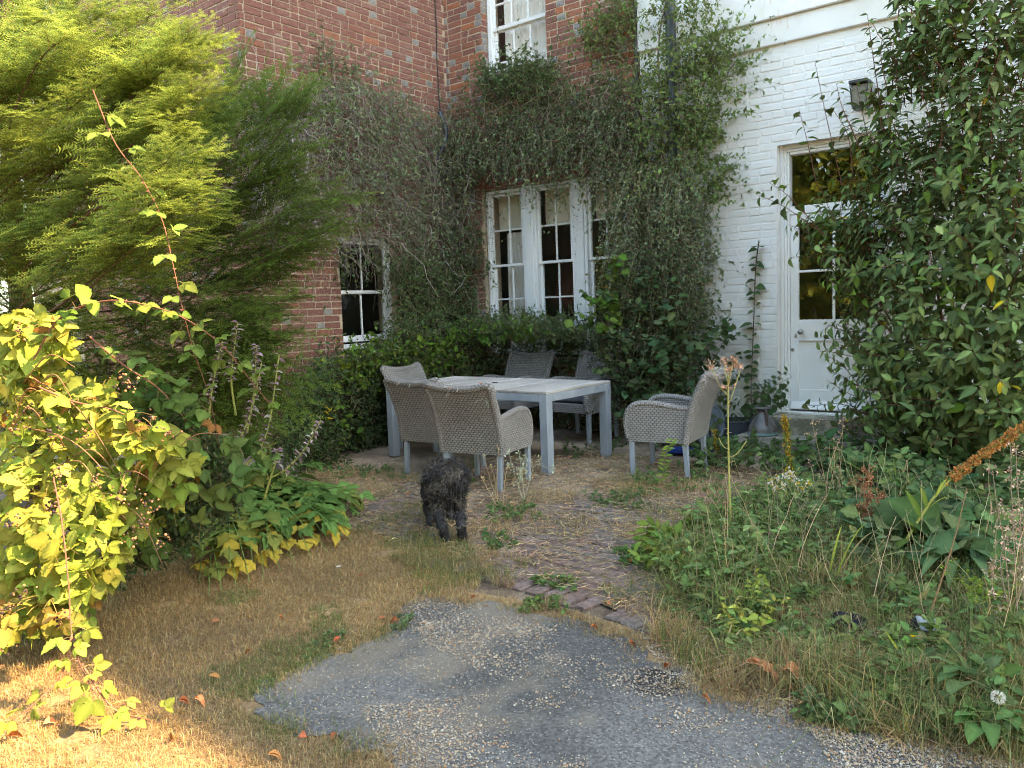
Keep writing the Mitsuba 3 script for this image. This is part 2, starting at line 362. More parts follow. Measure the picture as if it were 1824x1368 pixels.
def sash_window(root, to, a0, a1, z0, z1, ncol, zbars, zmeet, recess, mid=None, box=0.05, rail=0.04, bar=0.020):
    """A vertical sliding sash in its box frame: frame, rails, glazing bars and panes of their own."""
    fr = MB()
    def bx(m, x0, x1, o0, o1, y0, y1, b=0.004):
        v, f = boxvf((x0, o0, y0), (x1, o1, y1), b); m.add(to(v), f, (0.8, 0.8, 0.78))
    R = -recess
    bx(fr, a0, a0 + box, R - 0.1, R, z0, z1); bx(fr, a1 - box, a1, R - 0.1, R, z0, z1); bx(fr, a0 + box + .001, a1 - box - .001, R - 0.1, R - 0.002, z1 - box, z1)
    fr.put(root + '__frame', 'white_paint', smooth=30)
    L0, L1 = a0 + box + .002, a1 - box - .002
    for (s0, s1, o) in ((zmeet - 0.02, z1 - box - .002, R - 0.03), (z0, zmeet + 0.016, R - 0.065)):
        m = MB(); st = 0.038
        bx(m, L0, L0 + st, o - 0.035, o, s0, s1); bx(m, L1 - st, L1, o - 0.035, o, s0, s1)
        bot = rail * (1.9 if s0 == z0 else 1.0)
        bx(m, L0 + st + .001, L1 - st - .001, o - 0.036, o - 0.001, s0, s0 + bot); bx(m, L0 + st + .001, L1 - st - .001, o - 0.036, o - 0.001, s1 - rail, s1)
        m.put(root + '__sash', 'white_paint', smooth=30)
        zs = [s0 + bot] + [z for z in zbars if s0 + bot + 0.05 < z < s1 - rail - 0.05] + [s1 - rail]
        g = MB()
        xs = np.linspace(L0 + st, L1 - st, ncol + 1) if mid is None else np.array([L0 + st, *mid, L1 - st])
        for x in xs[1:-1]: bx(g, x - bar / 2, x + bar / 2, o - 0.030, o - 0.003, s0 + bot + .001, s1 - rail - .001)
        for z in zs[1:-1]:
            for i in range(len(xs) - 1):
                bx(g, xs[i] + (bar / 2 + .0005 if i else .0005), xs[i + 1] - (bar / 2 + .0005 if i + 1 < len(xs) - 1 else .0005), o - 0.029, o - 0.004, z - bar / 2, z + bar / 2)
        g.put(root + '__glazing_bar', 'white_paint', smooth=30)
        for i in range(len(xs) - 1):
            for j in range(len(zs) - 1):
                q = to(np.array([[xs[i] + .003, o - 0.017, zs[j] + .003], [xs[i + 1] - .003, o - 0.017, zs[j] + .003], [xs[i + 1] - .003, o - 0.017, zs[j + 1] - .003], [xs[i] + .003, o - 0.017, zs[j + 1] - .003]]))
                q[:, :] += rng.normal(0, 0.0012, q.shape)
                put(root + '__pane', (q, np.array([[0, 1, 2], [0, 2, 3]])), 'clear_pane')
def curtain(key, to, a0, a1, z0, z1, out, amp=0.025, waves=6, col=(0.62, 0.58, 0.5)):
    u = np.linspace(0, 1, 60); w = np.linspace(0, 1, 6); V = []
    ph = np.cumsum(0.6 + rng.random(60)) ; ph = ph / ph[-1]
    for b in w:
        V += [[a0 + (a1 - a0) * a, out + amp * math.sin(2 * math.pi * waves * p + 0.6 * b) * (0.8 + 0.3 * b) + 0.012 * math.sin(9 * a + 4 * b), z1 + (z0 - z1) * b] for a, p in zip(u, ph)]
    V = np.array(V); i, j = np.meshgrid(np.arange(5), np.arange(59), indexing='ij'); q = np.stack([i * 60 + j, i * 60 + j + 1, (i + 1) * 60 + j + 1, (i + 1) * 60 + j], -1).reshape(-1, 4)
    mb = MB().add(to(V), q, col); mb.put(key, 'matte', smooth=True)
def room(key, to, a0, a1, z0, z1, deep=1.6):
    """The dim room behind a window: five inner faces."""
    mb = MB(); c = (0.05, 0.045, 0.04)
    P = lambda a, o, z: [a, o, z]
    a0 -= .25; a1 += .25; z0 -= .3; z1 += .2
    o0, o1 = -0.345, -deep
    for q in ([P(a0, o1, z0), P(a1, o1, z0), P(a1, o1, z1), P(a0, o1, z1)], [P(a0, o0, z0), P(a0, o1, z0), P(a0, o1, z1), P(a0, o0, z1)], [P(a1, o0, z0), P(a1, o1, z0), P(a1, o1, z1), P(a1, o0, z1)],
              [P(a0, o0, z0), P(a1, o0, z0), P(a1, o1, z0), P(a0, o1, z0)], [P(a0, o0, z1), P(a1, o0, z1), P(a1, o1, z1), P(a0, o1, z1)]):
        mb.add(to(np.array(q)), np.array([[0, 1, 2, 3]]), c)
    mb.put(key, 'matte')

sash_window('brick_wing__window', toA, *WA[:2], 1.16, WA[3], 2, [], 1.76, 0.09, box=0.045)
room('brick_wing__room', toA, *WA)
mb = MB(); v, f = boxvf((WA[0] + .003, -0.22, 1.07), (WA[1] - .003, -0.03, 1.135), .006); mb.add(toA(v), f); mb.put('brick_wing__window__sill', 'white_paint')
mb = MB(); v, f = boxvf((WA[0] - .05, -0.10, 0.925), (WA[1] + .05, 0.04, 0.998), .008); mb.add(toA(v), f); mb.put('brick_wing__window__stone_ledge', 'old_stone')
tag('brick_wing__window', 'white two-over-two sash with its lower half raised a little', None)

# the brick back wall
XW = -4.50                                # where the painted house begins
WU, WG = (-6.78, -5.78, 4.46, 6.55), (-6.88, -4.72, 0.85, 3.04)
wall_core('brick_house__back_wall', toB, (XA + 0.002, XW), (-0.2, 14.0), [WU, WG], 0.34, 'mortar')
bB = lay((XA + 0.006, XW - 0.004), (0, 7.4), [WU, WG])
hidB = [[(795, 190), (870, 150), (980, 140), (1135, 110), (1140, 600), (1040, 320), (860, 330), (830, 480), (795, 480)], [(700, 560), (1200, 540), (1200, 900), (700, 900)]]
brickwork([('brick_house__back_wall', toB, 1, -1, bB, 0.42, 0.62, 0.007, hidB)], 'brick_house', 300, 'brick')
tag('brick_house', 'orange-red brick back wall with grey headers, a tall triple window below and one sash above', 'house')
sash_window('brick_house__upper_window', toB, WU[0] + .012, WU[1], WU[2], WU[3], 3, [4.64, 5.35, 5.7], 5.05, 0.10, box=0.06, rail=0.05, bar=0.024)
room('brick_house__upper_room', toB, *WU)
curtain('brick_house__upper_curtain', toB, -6.62, -5.93, 4.5, 6.5, -0.30, waves=5, col=(0.70, 0.68, 0.62))
mb = MB(); v, f = boxvf((WU[0] - .06, -0.12, WU[2] - 0.09), (WU[1] + .06, 0.07, WU[2] - .002), .008); mb.add(toB(v), f); mb.put('brick_house__upper_window__stone_ledge', 'old_stone')
toR = lambda v: np.stack([WU[0] + .0 + v[:, 1], YB + .102 - v[:, 0], v[:, 2]], 1)
for k in range(int(WU[2] / COURSE) + 1, int(6.3 / COURSE)):
    v, f = brick_vf(.004, .102, k * COURSE + .007, (k + 1) * COURSE - .007, .006, -.01, .003, .001); put('brick_house__back_wall__reveal_brick', (toR(v), f), 'brick', uv=np.tile([rng.uniform(0, .6), 1.0 if rng.random() < .5 else 0.0], (len(v), 1)))
tag('brick_house__upper_window', 'white upper sash with drawn pale curtain behind it')
bays = [(-6.86, -6.235, -6.51), (-6.10, -5.485, -5.78), (-5.345, -4.74, -5.05)]
for k, (x0, x1, xm) in enumerate(bays):
    sash_window('brick_house__ground_window', toB, x0, x1, 0.9, 3.02, 2, [1.17, 1.62, 2.51], 2.06, 0.05, mid=[xm], box=0.04, rail=0.034, bar=0.020)
mb = MB()
for x0, x1 in ((-6.234, -6.101), (-5.484, -5.346)):
    v, f = boxvf((x0, -0.16, 0.9), (x1, -0.03, 3.02), .006); mb.add(toB(v), f)
mb.put('brick_house__ground_window__mullion', 'white_paint', smooth=30)
mb = MB(); v, f = boxvf((WG[0] - .05, -0.12, 0.76), (WG[1] + .05, 0.07, 0.848), .008); mb.add(toB(v), f); mb.put('brick_house__ground_window__stone_ledge', 'old_stone')
tag('brick_house__ground_window', 'tall white triple window of sashes with half-drawn blinds')
room('brick_house__ground_room', toB, *WG, deep=2.4)
curtain('brick_house__ground_curtain', toB, -6.76, -6.36, 0.85, 2.50, -0.36, waves=4, amp=0.03, col=(0.66, 0.62, 0.55))
for x0, x1, _ in bays:
    mb = MB(); v, f = boxvf((x0 + .03, -0.285, 2.53 + rng.normal(0, .01)), (x1 - .03, -0.281, 3.1)); mb.add(toB(v), f, (0.66, 0.61, 0.48)); mb.put('brick_house__blind', 'matte')
mb = MB(); v, f = boxvf((WG[0] - .02, -0.03, 3.042), (WG[1] + .1, 0.004, 3.28)); mb.add(toB(v), f, (0.20, 0.07, 0.05)); mb.put('brick_house__lintel', 'matte')

# the white painted house on the right
XE = 17.0
DO = (-2.985, -1.955, 0.33, 3.03)
wall_core('white_house__wall', toB, (XW + 0.001, XE), (-0.2, 14.0), [DO], 0.34, 'painted_masonry')
bW = lay((XW + 0.008, 2.2), (0.0, 4.0), [DO])
walls_hid = [[(1400, 240), (1560, 240), (1560, 740), (1400, 740)], [(1480, 250), (1824, 0), (1824, 900), (1480, 900)]]
def painted(walls):
    brickwork(walls, None, 300, 'painted_masonry')
painted([('white_house__wall', toB, 1, -1, bW, 0.5, 0.0, 0.0055, walls_hid)])
tag('white_house', 'white painted brick house wall with a half-glazed door and two moulded bands', 'house')
for k, (z0, z1, o) in enumerate(((4.01, 4.249, 0.045), (4.25, 13.98, 0.09))):
    zz = np.linspace(z0, z1, 3 if k == 0 else 40); xx = np.linspace(XW + 0.004, XE - .01, 60)
    mb = MB(); v, f = boxvf((XW + 0.003, -0.01, z0), (XE - 0.01, o, z1), 0.006); mb.add(toB(v), f); mb.put('white_house__string_course', 'painted_masonry', smooth=30)
def D(mb, x0, x1, o0, o1, z0, z1, b=0.004):
    v, f = boxvf((x0, o0, z0), (x1, o1, z1), b); mb.add(toB(v), f, (0.8, 0.8, 0.78))
mb = MB()
for s in (0, 1):
    for k, (w0, w1, o) in enumerate(((0.0, 0.035, -0.085), (0.035, 0.06, -0.105), (0.06, 0.082, -0.12))):
        x = (DO[0] + w0, DO[0] + w1) if s == 0 else (DO[1] - w1, DO[1] - w0)
        D(mb, x[0] + .001, x[1] - .0005, -0.22, o, DO[2], DO[3] - w0)
for (w0, w1, o) in ((0.0, 0.035, -0.086), (0.035, 0.06, -0.106), (0.06, 0.09, -0.121)):
    D(mb, DO[0] + w1, DO[1] - w1, -0.22, o, DO[3] - w1, DO[3] - w0 - .001)
D(mb, DO[0] + .084, DO[1] - .084, -0.22, -0.125, 2.345, 2.425)
mb.put('white_house__door_frame', 'white_paint', smooth=30)
q = toB(np.array([[DO[0] + .08, -0.17, 2.42], [DO[1] - .08, -0.17, 2.42], [DO[1] - .08, -0.17, 2.95], [DO[0] + .08, -0.17, 2.95]]))
put('white_house__transom_pane', (q, np.array([[0, 1, 2], [0, 2, 3]])), 'clear_pane')
dx0, dx1 = DO[0] + .084, DO[1] - .084
mb = MB(); O = -0.14
D(mb, dx0, dx0 + .083, O - .045, O, 0.345, 2.343); D(mb, dx1 - .083, dx1, O - .045, O, 0.345, 2.343)
gx0, gx1 = dx0 + .083, dx1 - .083
D(mb, gx0, gx1, O - .046, O - .001, 2.25, 2.342); D(mb, gx0, gx1, O - .046, O - .001, 1.075, 1.272); D(mb, gx0, gx1, O - .046, O - .001, 0.345, 0.555)
D(mb, gx0 - .004, gx1 + .004, O - .035, O - .014, 0.54, 1.09, 0.001); D(mb, gx0, gx1, O - .02, O + .012, 1.055, 1.073)
mb.put('white_house__door', 'white_paint', smooth=30)
mb = MB(); gm = (gx0 + gx1) / 2
D(mb, gm - .012, gm + .012, O - .03, O - .004, 1.272, 2.25); D(mb, gx0, gm - .0125, O - .029, O - .005, 1.752, 1.776); D(mb, gm + .0125, gx1, O - .029, O - .005, 1.752, 1.776)
mb.put('white_house__door__glazing_bar', 'white_paint', smooth=30)
for x0, x1 in ((gx0 + .001, gm - .012), (gm + .012, gx1 - .001)):
    for z0, z1 in ((1.272, 1.752), (1.776, 2.25)):
        q = toB(np.array([[x0, O - .016, z0], [x1, O - .016, z0], [x1, O - .016, z1], [x0, O - .016, z1]])) + rng.normal(0, .001, (4, 3))
        put('white_house__door__pane', (q, np.array([[0, 1, 2], [0, 2, 3]])), 'clear_pane')
mb = MB(); v, f = boxvf((dx0 + .005, O, 0.352), (dx1 - .005, O + .05, 0.43), .012); v[:, 1] -= (v[:, 2] > 0.4) * .03; mb.add(toB(v), f); mb.put('white_house__door__weatherboard', 'white_paint')
s = trimesh.creation.icosphere(2, 0.03); s.apply_scale([1, .75, 1]); s.apply_translation(toB(np.array([gx0 + .035, O + .05, 1.15])))
mb = MB().tm(s); c = trimesh.creation.cylinder(0.012, 0.06, sections=12); c.apply_transform(trimesh.transformations.rotation_matrix(math.pi / 2, [1, 0, 0])); c.apply_translation(toB(np.array([gx0 + .035, O + .02, 1.15]))); mb.tm(c)
mb.put('white_house__door__knob', 'metal_dull', smooth=30)
for nm, x, z, r, sx in (('keyhole_cover', gx0 - .028, 1.105, .020, .6), ('lock_cylinder', gx0 - .062, 0.965, .017, 1.0)):
    c = trimesh.creation.cylinder(r, 0.008, sections=16); c.apply_scale([sx, 1, 1]); c.apply_transform(trimesh.transformations.rotation_matrix(math.pi / 2, [1, 0, 0])); c.apply_translation(toB(np.array([x, O + .004, z]))); MB().tm(c).put('white_house__door__' + nm, 'metal_dull', smooth=30)
tag('white_house__door', 'white door with four panes over a plain panel')
room('white_house__hall', toB, *DO, deep=2.6)

# pipes, lantern, steps
mb = MB(); a = toB(np.array([[-4.085, 0.10, 0.0], [-4.085, 0.10, 9.0]])); mb.tube(spline(a, 12), 0.058, (0.045, 0.055, 0.065), 14); mb.put('drainpipe', 'satin', smooth=40)
for z in (1.2, 2.72, 4.55, 6.3):
    c = trimesh.creation.cylinder(0.072, 0.07, sections=16); c.apply_translation(toB(np.array([-4.085, 0.10, z]))); MB().tm(c, (0.045, 0.055, 0.065)).put('drainpipe__collar', 'satin', smooth=40)
tag('drainpipe', 'dark grey round drainpipe on the white wall, half overgrown by a climber', 'drainpipe')
mb = MB(); mb.tube(spline(toB(np.array([[-4.54, 0.04, 2.5], [-4.54, 0.04, 9.0]])), 8), 0.026, (0.05, 0.045, 0.045), 8); mb.put('waste_pipe', 'satin', smooth=40)
tag('waste_pipe', 'thin black pipe at the seam between red brick and white wall', 'pipe')
mb = MB(); mb.tube(spline([ONX(783, 200, XA + .30), ONX(792, 222, XA + .36), ONX(794, 245, XA + .36), ONX(786, 268, XA + .33), ONX(778, 284, XA + .28)], 14), 0.032, (0.035, 0.04, 0.055), 9); mb.put('bent_pipe', 'satin', smooth=40)
tag('bent_pipe', 'short bowed black pipe sticking out of the tangled climber near the inner corner', 'pipe')
lz, lx = 3.24, -2.15
mb = MB(); v, f = boxvf((lx - .085, 0.03, lz + .20), (lx + .085, 0.22, lz + .235), .008); mb.add(toB(v), f, (.02, .02, .02)); v, f = boxvf((lx - .06, 0.045, lz - .02), (lx + .06, .185, lz), .005); mb.add(toB(v), f, (.02, .02, .02))
for sx in (-1, 1):
    for o in (0.05, 0.19): mb.tube(toB(np.array([[lx + sx * .06, o * .85 + .02, lz], [lx + sx * .078, o, lz + .2]])), .006, (.02, .02, .02))
v, f = boxvf((lx - .03, 0, lz + .05), (lx + .03, .05, lz + .19), .004); mb.add(toB(v), f, (.02, .02, .02))
mb.put('wall_lantern__housing', 'satin', smooth=30)
mb = MB(); v, f = boxvf((lx - .06, .055, lz + .004), (lx + .06, .18, lz + .196), .003); v[:, 0] += (v[:, 2] > lz + .1) * np.sign(v[:, 0] - lx) * .012; mb.add(toB(v), f, (.16, .14, .10)); mb.put('wall_lantern__glass', 'satin')
tag('wall_lantern', 'small black box lantern on the white wall above the door', 'lantern')
for nm, b in (('lower_step', ((-3.19, 7.60, -.05), (-1.85, 8.19, 0.155))), ('upper_step', ((-2.97, 7.90, .156), (-1.88, 8.19, 0.315)))):
    n = m3.Manifold.cube([b[1][k] - b[0][k] for k in range(3)]).translate(list(b[0])).refine_to_length(0.05).to_mesh()
    v = n.vert_properties[:, :3].astype(float); c = (np.array(b[0]) + b[1]) / 2
    v += (meshkit.fbm(v * 7, 3)[:, None] - 0.5) * 0.028 * unit(v - c); put('stone_doorstep__' + nm, (v, n.tri_verts), 'old_stone', smooth=30)
tag('stone_doorstep', 'two worn grey-brown stone steps below the white door', 'steps')
# ---------------------------------------------------------------- garden furniture
def place(x, y, deg, s=1.0):
    return T().translate([x, y, 0]).rotate([0, 0, 1], deg).scale([s, s, s])
class UV:
    """Woven surfaces with their own width and length in metres."""
    def __init__(s): s.v, s.f, s.u, s.n = [], [], [], 0
    def add(s, v, f, u): s.v.append(np.asarray(v, float)); s.f.append(np.asarray(f) + s.n); s.u.append(np.asarray(u, float)); s.n += len(v); return s
    def grid(s, P, U):
        a, b = P.shape[:2]; i, j = np.meshgrid(np.arange(a - 1), np.arange(b - 1), indexing='ij')
        q = np.stack([i * b + j, (i + 1) * b + j, (i + 1) * b + j + 1, i * b + j + 1], -1).reshape(-1, 4)
        return s.add(P.reshape(-1, 3), np.vstack([q[:, [0, 1, 2]], q[:, [0, 2, 3]]]), U.reshape(-1, 2))
    def tube(s, p, r, sides=10):
        v, f = tube(p, r, sides + 1); k = len(p)
        # a seam: the last ring vertex repeats the first
        p = np.asarray(p, float); t = unit(np.gradient(p, axis=0)); a = np.cross(t, [0.12, 0.31, 0.94]) if abs(t[:, 2]).mean() < 0.85 else np.cross(t, [1.0, 0.1, 0.05])
        a = unit(a); b = np.cross(t, a); g = np.linspace(0, 2 * np.pi, sides + 1); r = np.broadcast_to(r, (k,))
        P = p[:, None] + r[:, None, None] * (np.cos(g)[None, :, None] * a[:, None] + np.sin(g)[None, :, None] * b[:, None])
        L = np.r_[0, np.cumsum(np.linalg.norm(np.diff(p, axis=0), axis=1))]
        U = np.stack([np.broadcast_to(g / (2 * np.pi) * 2 * np.pi * r.mean() * 1.0, (k, sides + 1)), np.broadcast_to(L[:, None], (k, sides + 1))], -1)
        return s.grid(P, U)
    def box(s, lo, hi):
        lo, hi = np.array(lo, float), np.array(hi, float)
        for ax in range(3):
            for side in (0, 1):
                a, b = [(1, 2), (0, 2), (0, 1)][ax]; q = []
                for (i, j) in ((0, 0), (1, 0), (1, 1), (0, 1)):
                    c = np.zeros(3); c[ax] = (lo, hi)[side][ax]; c[a] = (lo, hi)[i][a]; c[b] = (lo, hi)[j][b]; q.append(c)
                q = np.array(q); s.add(q, [[0, 1, 2], [0, 2, 3]], q[:, [a, b]])
        return s
    def ply(s, smooth=False): return mikit.ply((np.vstack(s.v), np.vstack(s.f)), 'wicker', smooth, uv=np.vstack(s.u))
def back_y(z): return -0.245 - 0.10 * ((z - 0.31) / 0.6) - 0.10 * np.clip((z - 0.45) / 0.45, 0, 1) ** 2
W2 = 0.29
def chair_parts():
    out = []
    # backrest: two skins and its rolled rim; the top edge sags between raised corners
    xs = np.linspace(-W2 + .02, W2 - .02, 13); ts = np.linspace(0, 1, 15)
    top = lambda x: 0.885 - 0.035 * (1 - (x / W2) ** 2) + 0.012 * np.abs(x / W2) ** 6
    P0 = np.array([[[x * (1 + .05 * t), back_y(0.31 + (top(x) - 0.31) * t), 0.31 + (top(x) - 0.31) * t] for x in xs] for t in ts])
    U0 = P0[..., [0, 2]]
    b = UV(); b.grid(P0[:, ::-1] + [0, -0.028, 0], U0[:, ::-1]); b.grid(P0 + [0, 0.028, 0.004], U0)
    out.append(('backrest', b.ply(True)))
    rim = UV(); e = np.vstack([P0[:, 0] * [1, 1, 1] + [-.012, 0, 0], P0[-1][1:-1] + [0, 0, .004], P0[::-1, -1] + [.012, 0, 0]]); rim.tube(spline(e[::2], 60), 0.034, 10)
    out.append(('back_rim', rim.ply(True)))
    import shapely
    arm = [(-0.262, 0.31), (0.262, 0.31), (0.282, 0.42), (0.280, 0.51), (0.255, 0.58), (0.20, 0.622), (0.12, 0.636), (0.0, 0.632), (-0.13, 0.612), (-0.225, 0.598), (-0.30, 0.60), (-0.30, 0.5)]
    pg = np.array(arm); pv, pf = trimesh.creation.triangulate_polygon(shapely.Polygon(arm), engine='earcut')
    for sx in (-1, 1):
        w = UV(); x0, x1 = (W2 - .05, W2) if sx > 0 else (-W2, -W2 + .05)
        for x in (x0, x1): w.add(np.c_[np.full(len(pv), x), pv], pf, pv)
        ring = np.vstack([pg, pg[:1]]); L = np.r_[0, np.cumsum(np.linalg.norm(np.diff(ring, axis=0), axis=1))]
        w.grid(np.array([[[x, *p] for p in ring] for x in (x0, x1)]), np.array([[[x, l] for l in L] for x in (x0, x1)]))
        out.append(('side_panel', w.ply()))
        a = UV(); path = spline([(0.262, 0.335), (0.282, 0.43), (0.278, 0.515), (0.255, 0.578), (0.20, 0.622), (0.12, 0.637), (0.0, 0.633), (-0.13, 0.613), (-0.22, 0.60), (-0.285, 0.605)], 34)
        a.tube(np.c_[np.full(len(path), (x0 + x1) / 2), path], 0.030, 9); out.append(('armrest', a.ply(True)))
    s = UV(); s.box((-W2 + .052, -0.235, 0.312), (W2 - .052, 0.262, 0.40)); out.append(('seat', s.ply()))
    for sx in (-1, 1):
        for sy in (-1, 1):
            v, f = boxvf((-.023, -.023, 0), (.023, .023, .32), .005); k = (0.32 - v[:, 2:3]) / 0.32
            v[:, :2] *= 1 - 0.22 * k; v += [sx * (W2 - .03), sy * 0.236, 0]; v[:, 1] += sy * 0.02 * k[:, 0] * (sy < 0)
            out.append(('leg', mikit.ply((v, f), 'frame_paint', 30)))
    return out
CHAIR = chair_parts()
def chair(x, y, deg, label, s=1.0):
    key = thing_key('wicker_armchair'); tf = place(x, y, deg, s); n = {}
    for nm, d in CHAIR:
        k = n.get(nm, 0); n[nm] = k + 1
        scene[f'{key}__{nm}' + (f'_{k:03d}' if k else '')] = {**d, 'to_world': tf}
    tag(key, label, 'chair', 'grey wicker armchairs round the garden table')
    return key, tf
def frays(key, tf, spots, n, L, up=0.4):
    """Snapped ends of cane that stick out where the weave has come undone."""
    mb = MB(); M = np.array(tf.matrix)
    for k in range(n):
        x, y, z = spots[rng.integers(len(spots))]; p = np.array([x, y, z]) + rng.normal(0, [.05, .012, .012]); d = unit(rng.normal(0, 1, 3) * [1.2, .9, .5] + [0, -.3, up])
        pts = [p]; l = L * rng.uniform(.4, 1.2)
        for j in range(6):
            d = unit(d + rng.normal(0, .35, 3) + [0, 0, -.12]); pts.append(pts[-1] + d * l / 6)
        q = np.array(pts) @ M[:3, :3].T + M[:3, 3]; mb.tube(q, 0.0026, vary((.36, .33, .29), 1, .2)[0], 4)
    mb.put(key + '__frayed_cane', 'matte')
    tag(key + '__frayed_cane', 'snapped ends of cane along the worn top edge', kind='stuff')
c1, t1 = chair(-4.40, 5.19, 9, 'wicker armchair seen from behind, nearest the dog, its right arm in full view')
frays(c1, t1, [(.0, -.43, .87), (-.05, -.43, .86), (.1, -.43, .87), (.25, -.40, .78)], 14, .10)
c2, t2 = chair(-5.13, 5.44, 4, 'wicker armchair seen from behind, left neighbour of the one nearest the dog')
frays(c2, t2, [(-.1, -.43, .87), (.05, -.43, .87)], 8, .08)
c3, t3 = chair(-6.17, 6.36, -86, 'wicker armchair at the far left end of the table, only its pale backrest showing')
c4, t4 = chair(-5.98, 7.52, 180, 'wicker armchair behind the table, its backrest rising above the tabletop', 1.06)
c5, t5 = chair(-4.98, 7.55, 176, 'wicker armchair behind the table half hidden by climbing leaves', 1.06)
c6, t6 = chair(-3.30, 6.36, 99, 'wicker armchair standing apart right of the table with a frayed top', 1.0)
frays(c6, t6, [(.0, -.44, .87), (.2, -.44, .89), (-.2, -.44, .89), (.27, -.44, .89), (-.27, -.44, .89)], 70, .13)
mb = MB(); n = m3.Manifold.batch_hull([m3.Manifold.sphere(.03, 12).translate([x, y, z]) for x in (-.19, .19) for y in (-.2, .19) for z in (.0, .035)]).refine_to_length(.04).to_mesh()
v = n.vert_properties[:, :3].astype(float); v[:, 2] += 0.436 + 0.012 * meshkit.fbm(v * 6, 2); M = np.array(t5.matrix); v = v @ M[:3, :3].T + M[:3, 3]
mb.add(v, n.tri_verts, (.10, .10, .115)); mb.put('seat_cushion', 'matte', smooth=True)
tag('seat_cushion', 'flat dark grey cushion on the armchair that climbing leaves half hide', 'cushion')

# the table: grey painted frame, weathered planks across it
tx0, tx1, ty0, ty1, tz = -6.19, -4.13, 5.70, 6.78, 0.75
TF = place(0, 0, 0)
for lx in (tx0, tx1 - .088):
    for ly in (ty0, ty1 - .088):
        v, f = boxvf((lx, ly, 0), (lx + .088, ly + .088, 0.728), .006); put('garden_table__leg', (v, f), 'frame_paint', 30)
for a, b in (((tx0 + .089, ty0 + .003, .655), (tx1 - .089, ty0 + .03, .727)), ((tx0 + .089, ty1 - .03, .655), (tx1 - .089, ty1 - .003, .727)), ((tx0 + .003, ty0 + .089, .655), (tx0 + .03, ty1 - .089, .727)), ((tx1 - .03, ty0 + .089, .655), (tx1 - .003, ty1 - .089, .727))):
    v, f = boxvf(a, b, .005); put('garden_table__apron', (v, f), 'frame_paint', 30)
npl = 18; pw = (tx1 - tx0) / npl
for k in range(npl):
    z = tz + rng.normal(0, .0012); v, f = boxvf((tx0 + k * pw + .0025, ty0 + rng.normal(0, .0015), .7285), (tx0 + (k + 1) * pw - .0025, ty1 + rng.normal(0, .0015), z), .0035)
    put('garden_table__plank', (v, f), 'plank', uv=np.tile([rng.random(), 0], (len(v), 1)))
c = trimesh.creation.cylinder(.034, .006, sections=24); c.apply_translation(((tx0 + tx1) / 2, (ty0 + ty1) / 2, tz + .004)); MB().tm(c, (.03, .03, .035)).put('garden_table__hole_cover', 'satin', smooth=30)
tag('garden_table', 'long garden table with grey painted legs and a silvery weathered plank top', 'table')

# things by the step
def lathe(prof, sec=32):
    m = trimesh.creation.revolve(np.array(prof), sections=sec); return m
cx, cy, cz = -2.97, 7.74, 0.158
m = lathe([(0, 0), (.150, 0), (.158, .006), (.158, .016), (.150, .024), (.155, .05), (.150, .085), (.125, .135), (.09, .185), (.055, .228), (.046, .25), (.046, .265), (.09, .292), (.095, .296), (.085, .294), (.04, .262), (0, .262)], 40)
m.vertices += meshkit.fbm(np.array(m.vertices) * 14, 2)[:, None] * 0.006 * unit(np.array(m.vertices) * [1, 1, 0]); m.apply_scale(.9); m.apply_translation((cx, cy, cz))
g = meshkit.fbm(np.array(m.vertices) * 17, 3)[:, None]; hgt = (np.array(m.vertices)[:, 2:3] - cz)
col = (np.array([.115, .075, .062]) * (1 - g) + np.array([.11, .125, .125]) * g) * (.55 + .9 * meshkit.noise(np.array(m.vertices) * [40, 40, 6]))[:, None]; col = np.where(hgt < .022, [.16, .24, .235], col)
MB().add(m.vertices, m.faces, col).put('copper_jug__body', 'satin', smooth=True)
hd = unit(np.array([.62, -.78])); hp = [np.array([cx, cy, cz]) + np.array([hd[0] * r, hd[1] * r, z]) * .9 for r, z in ((.05, .262), (.085, .285), (.115, .27), (.125, .22), (.125, .17), (.132, .115))]
MB().tube(spline(hp, 22), .011, (.075, .05, .045), 8).put('copper_jug__handle', 'satin', smooth=True)
tag('copper_jug', 'squat copper jug with a green-blue foot rim on the lower doorstep', 'jug')
px_, py_ = -3.36, 7.95
m = lathe([(0, 0), (.14, 0), (.15, .02), (.178, .24), (.19, .245), (.19, .262), (.172, .262), (.165, .235), (0, .225)], 32); m.apply_translation((px_, py_, 0)); MB().tm(m, (.05, .058, .068)).put('planter_pot__pot', 'matte', smooth=40)
m = trimesh.creation.cylinder(.163, .01, sections=24); m.apply_translation((px_, py_, .232)); MB().tm(m, (.045, .035, .027)).put('planter_pot__compost', 'matte')
tag('planter_pot', 'round dark grey plant pot between hose reel and copper jug', 'plant pot')
# hose reel: two flanges, drum of hose, a stand and an upright handle
rc = np.array([-3.56, 7.62, 0.24]); ax = unit(np.array([.80, -.30, 0])); ay = np.cross([0, 0, 1], ax)
def disc(r, t, at_, col, key, hole=0):
    prof = [(hole, -t / 2), (r * .93, -t / 2), (r, -t * .2), (r, t * .9), (r * .9, t * .9), (r * .86, t / 2), (hole, t / 2)] + ([(hole, -t / 2)] if hole else [])
    m = trimesh.creation.revolve(np.array(prof), sections=40); R = np.eye(4); R[:3, :3] = np.stack([ay, np.array([0, 0, 1.]), ax], 1); R[:3, 3] = at_; m.apply_transform(R); m.fix_normals(); MB().tm(m, col).put(key, 'satin', smooth=30)
disc(.215, .022, rc + ax * .09, (.13, .155, .19), 'hose_reel__flange', .03); disc(.215, .022, rc - ax * .09, (.13, .155, .19), 'hose_reel__flange', .03)
h = []; 
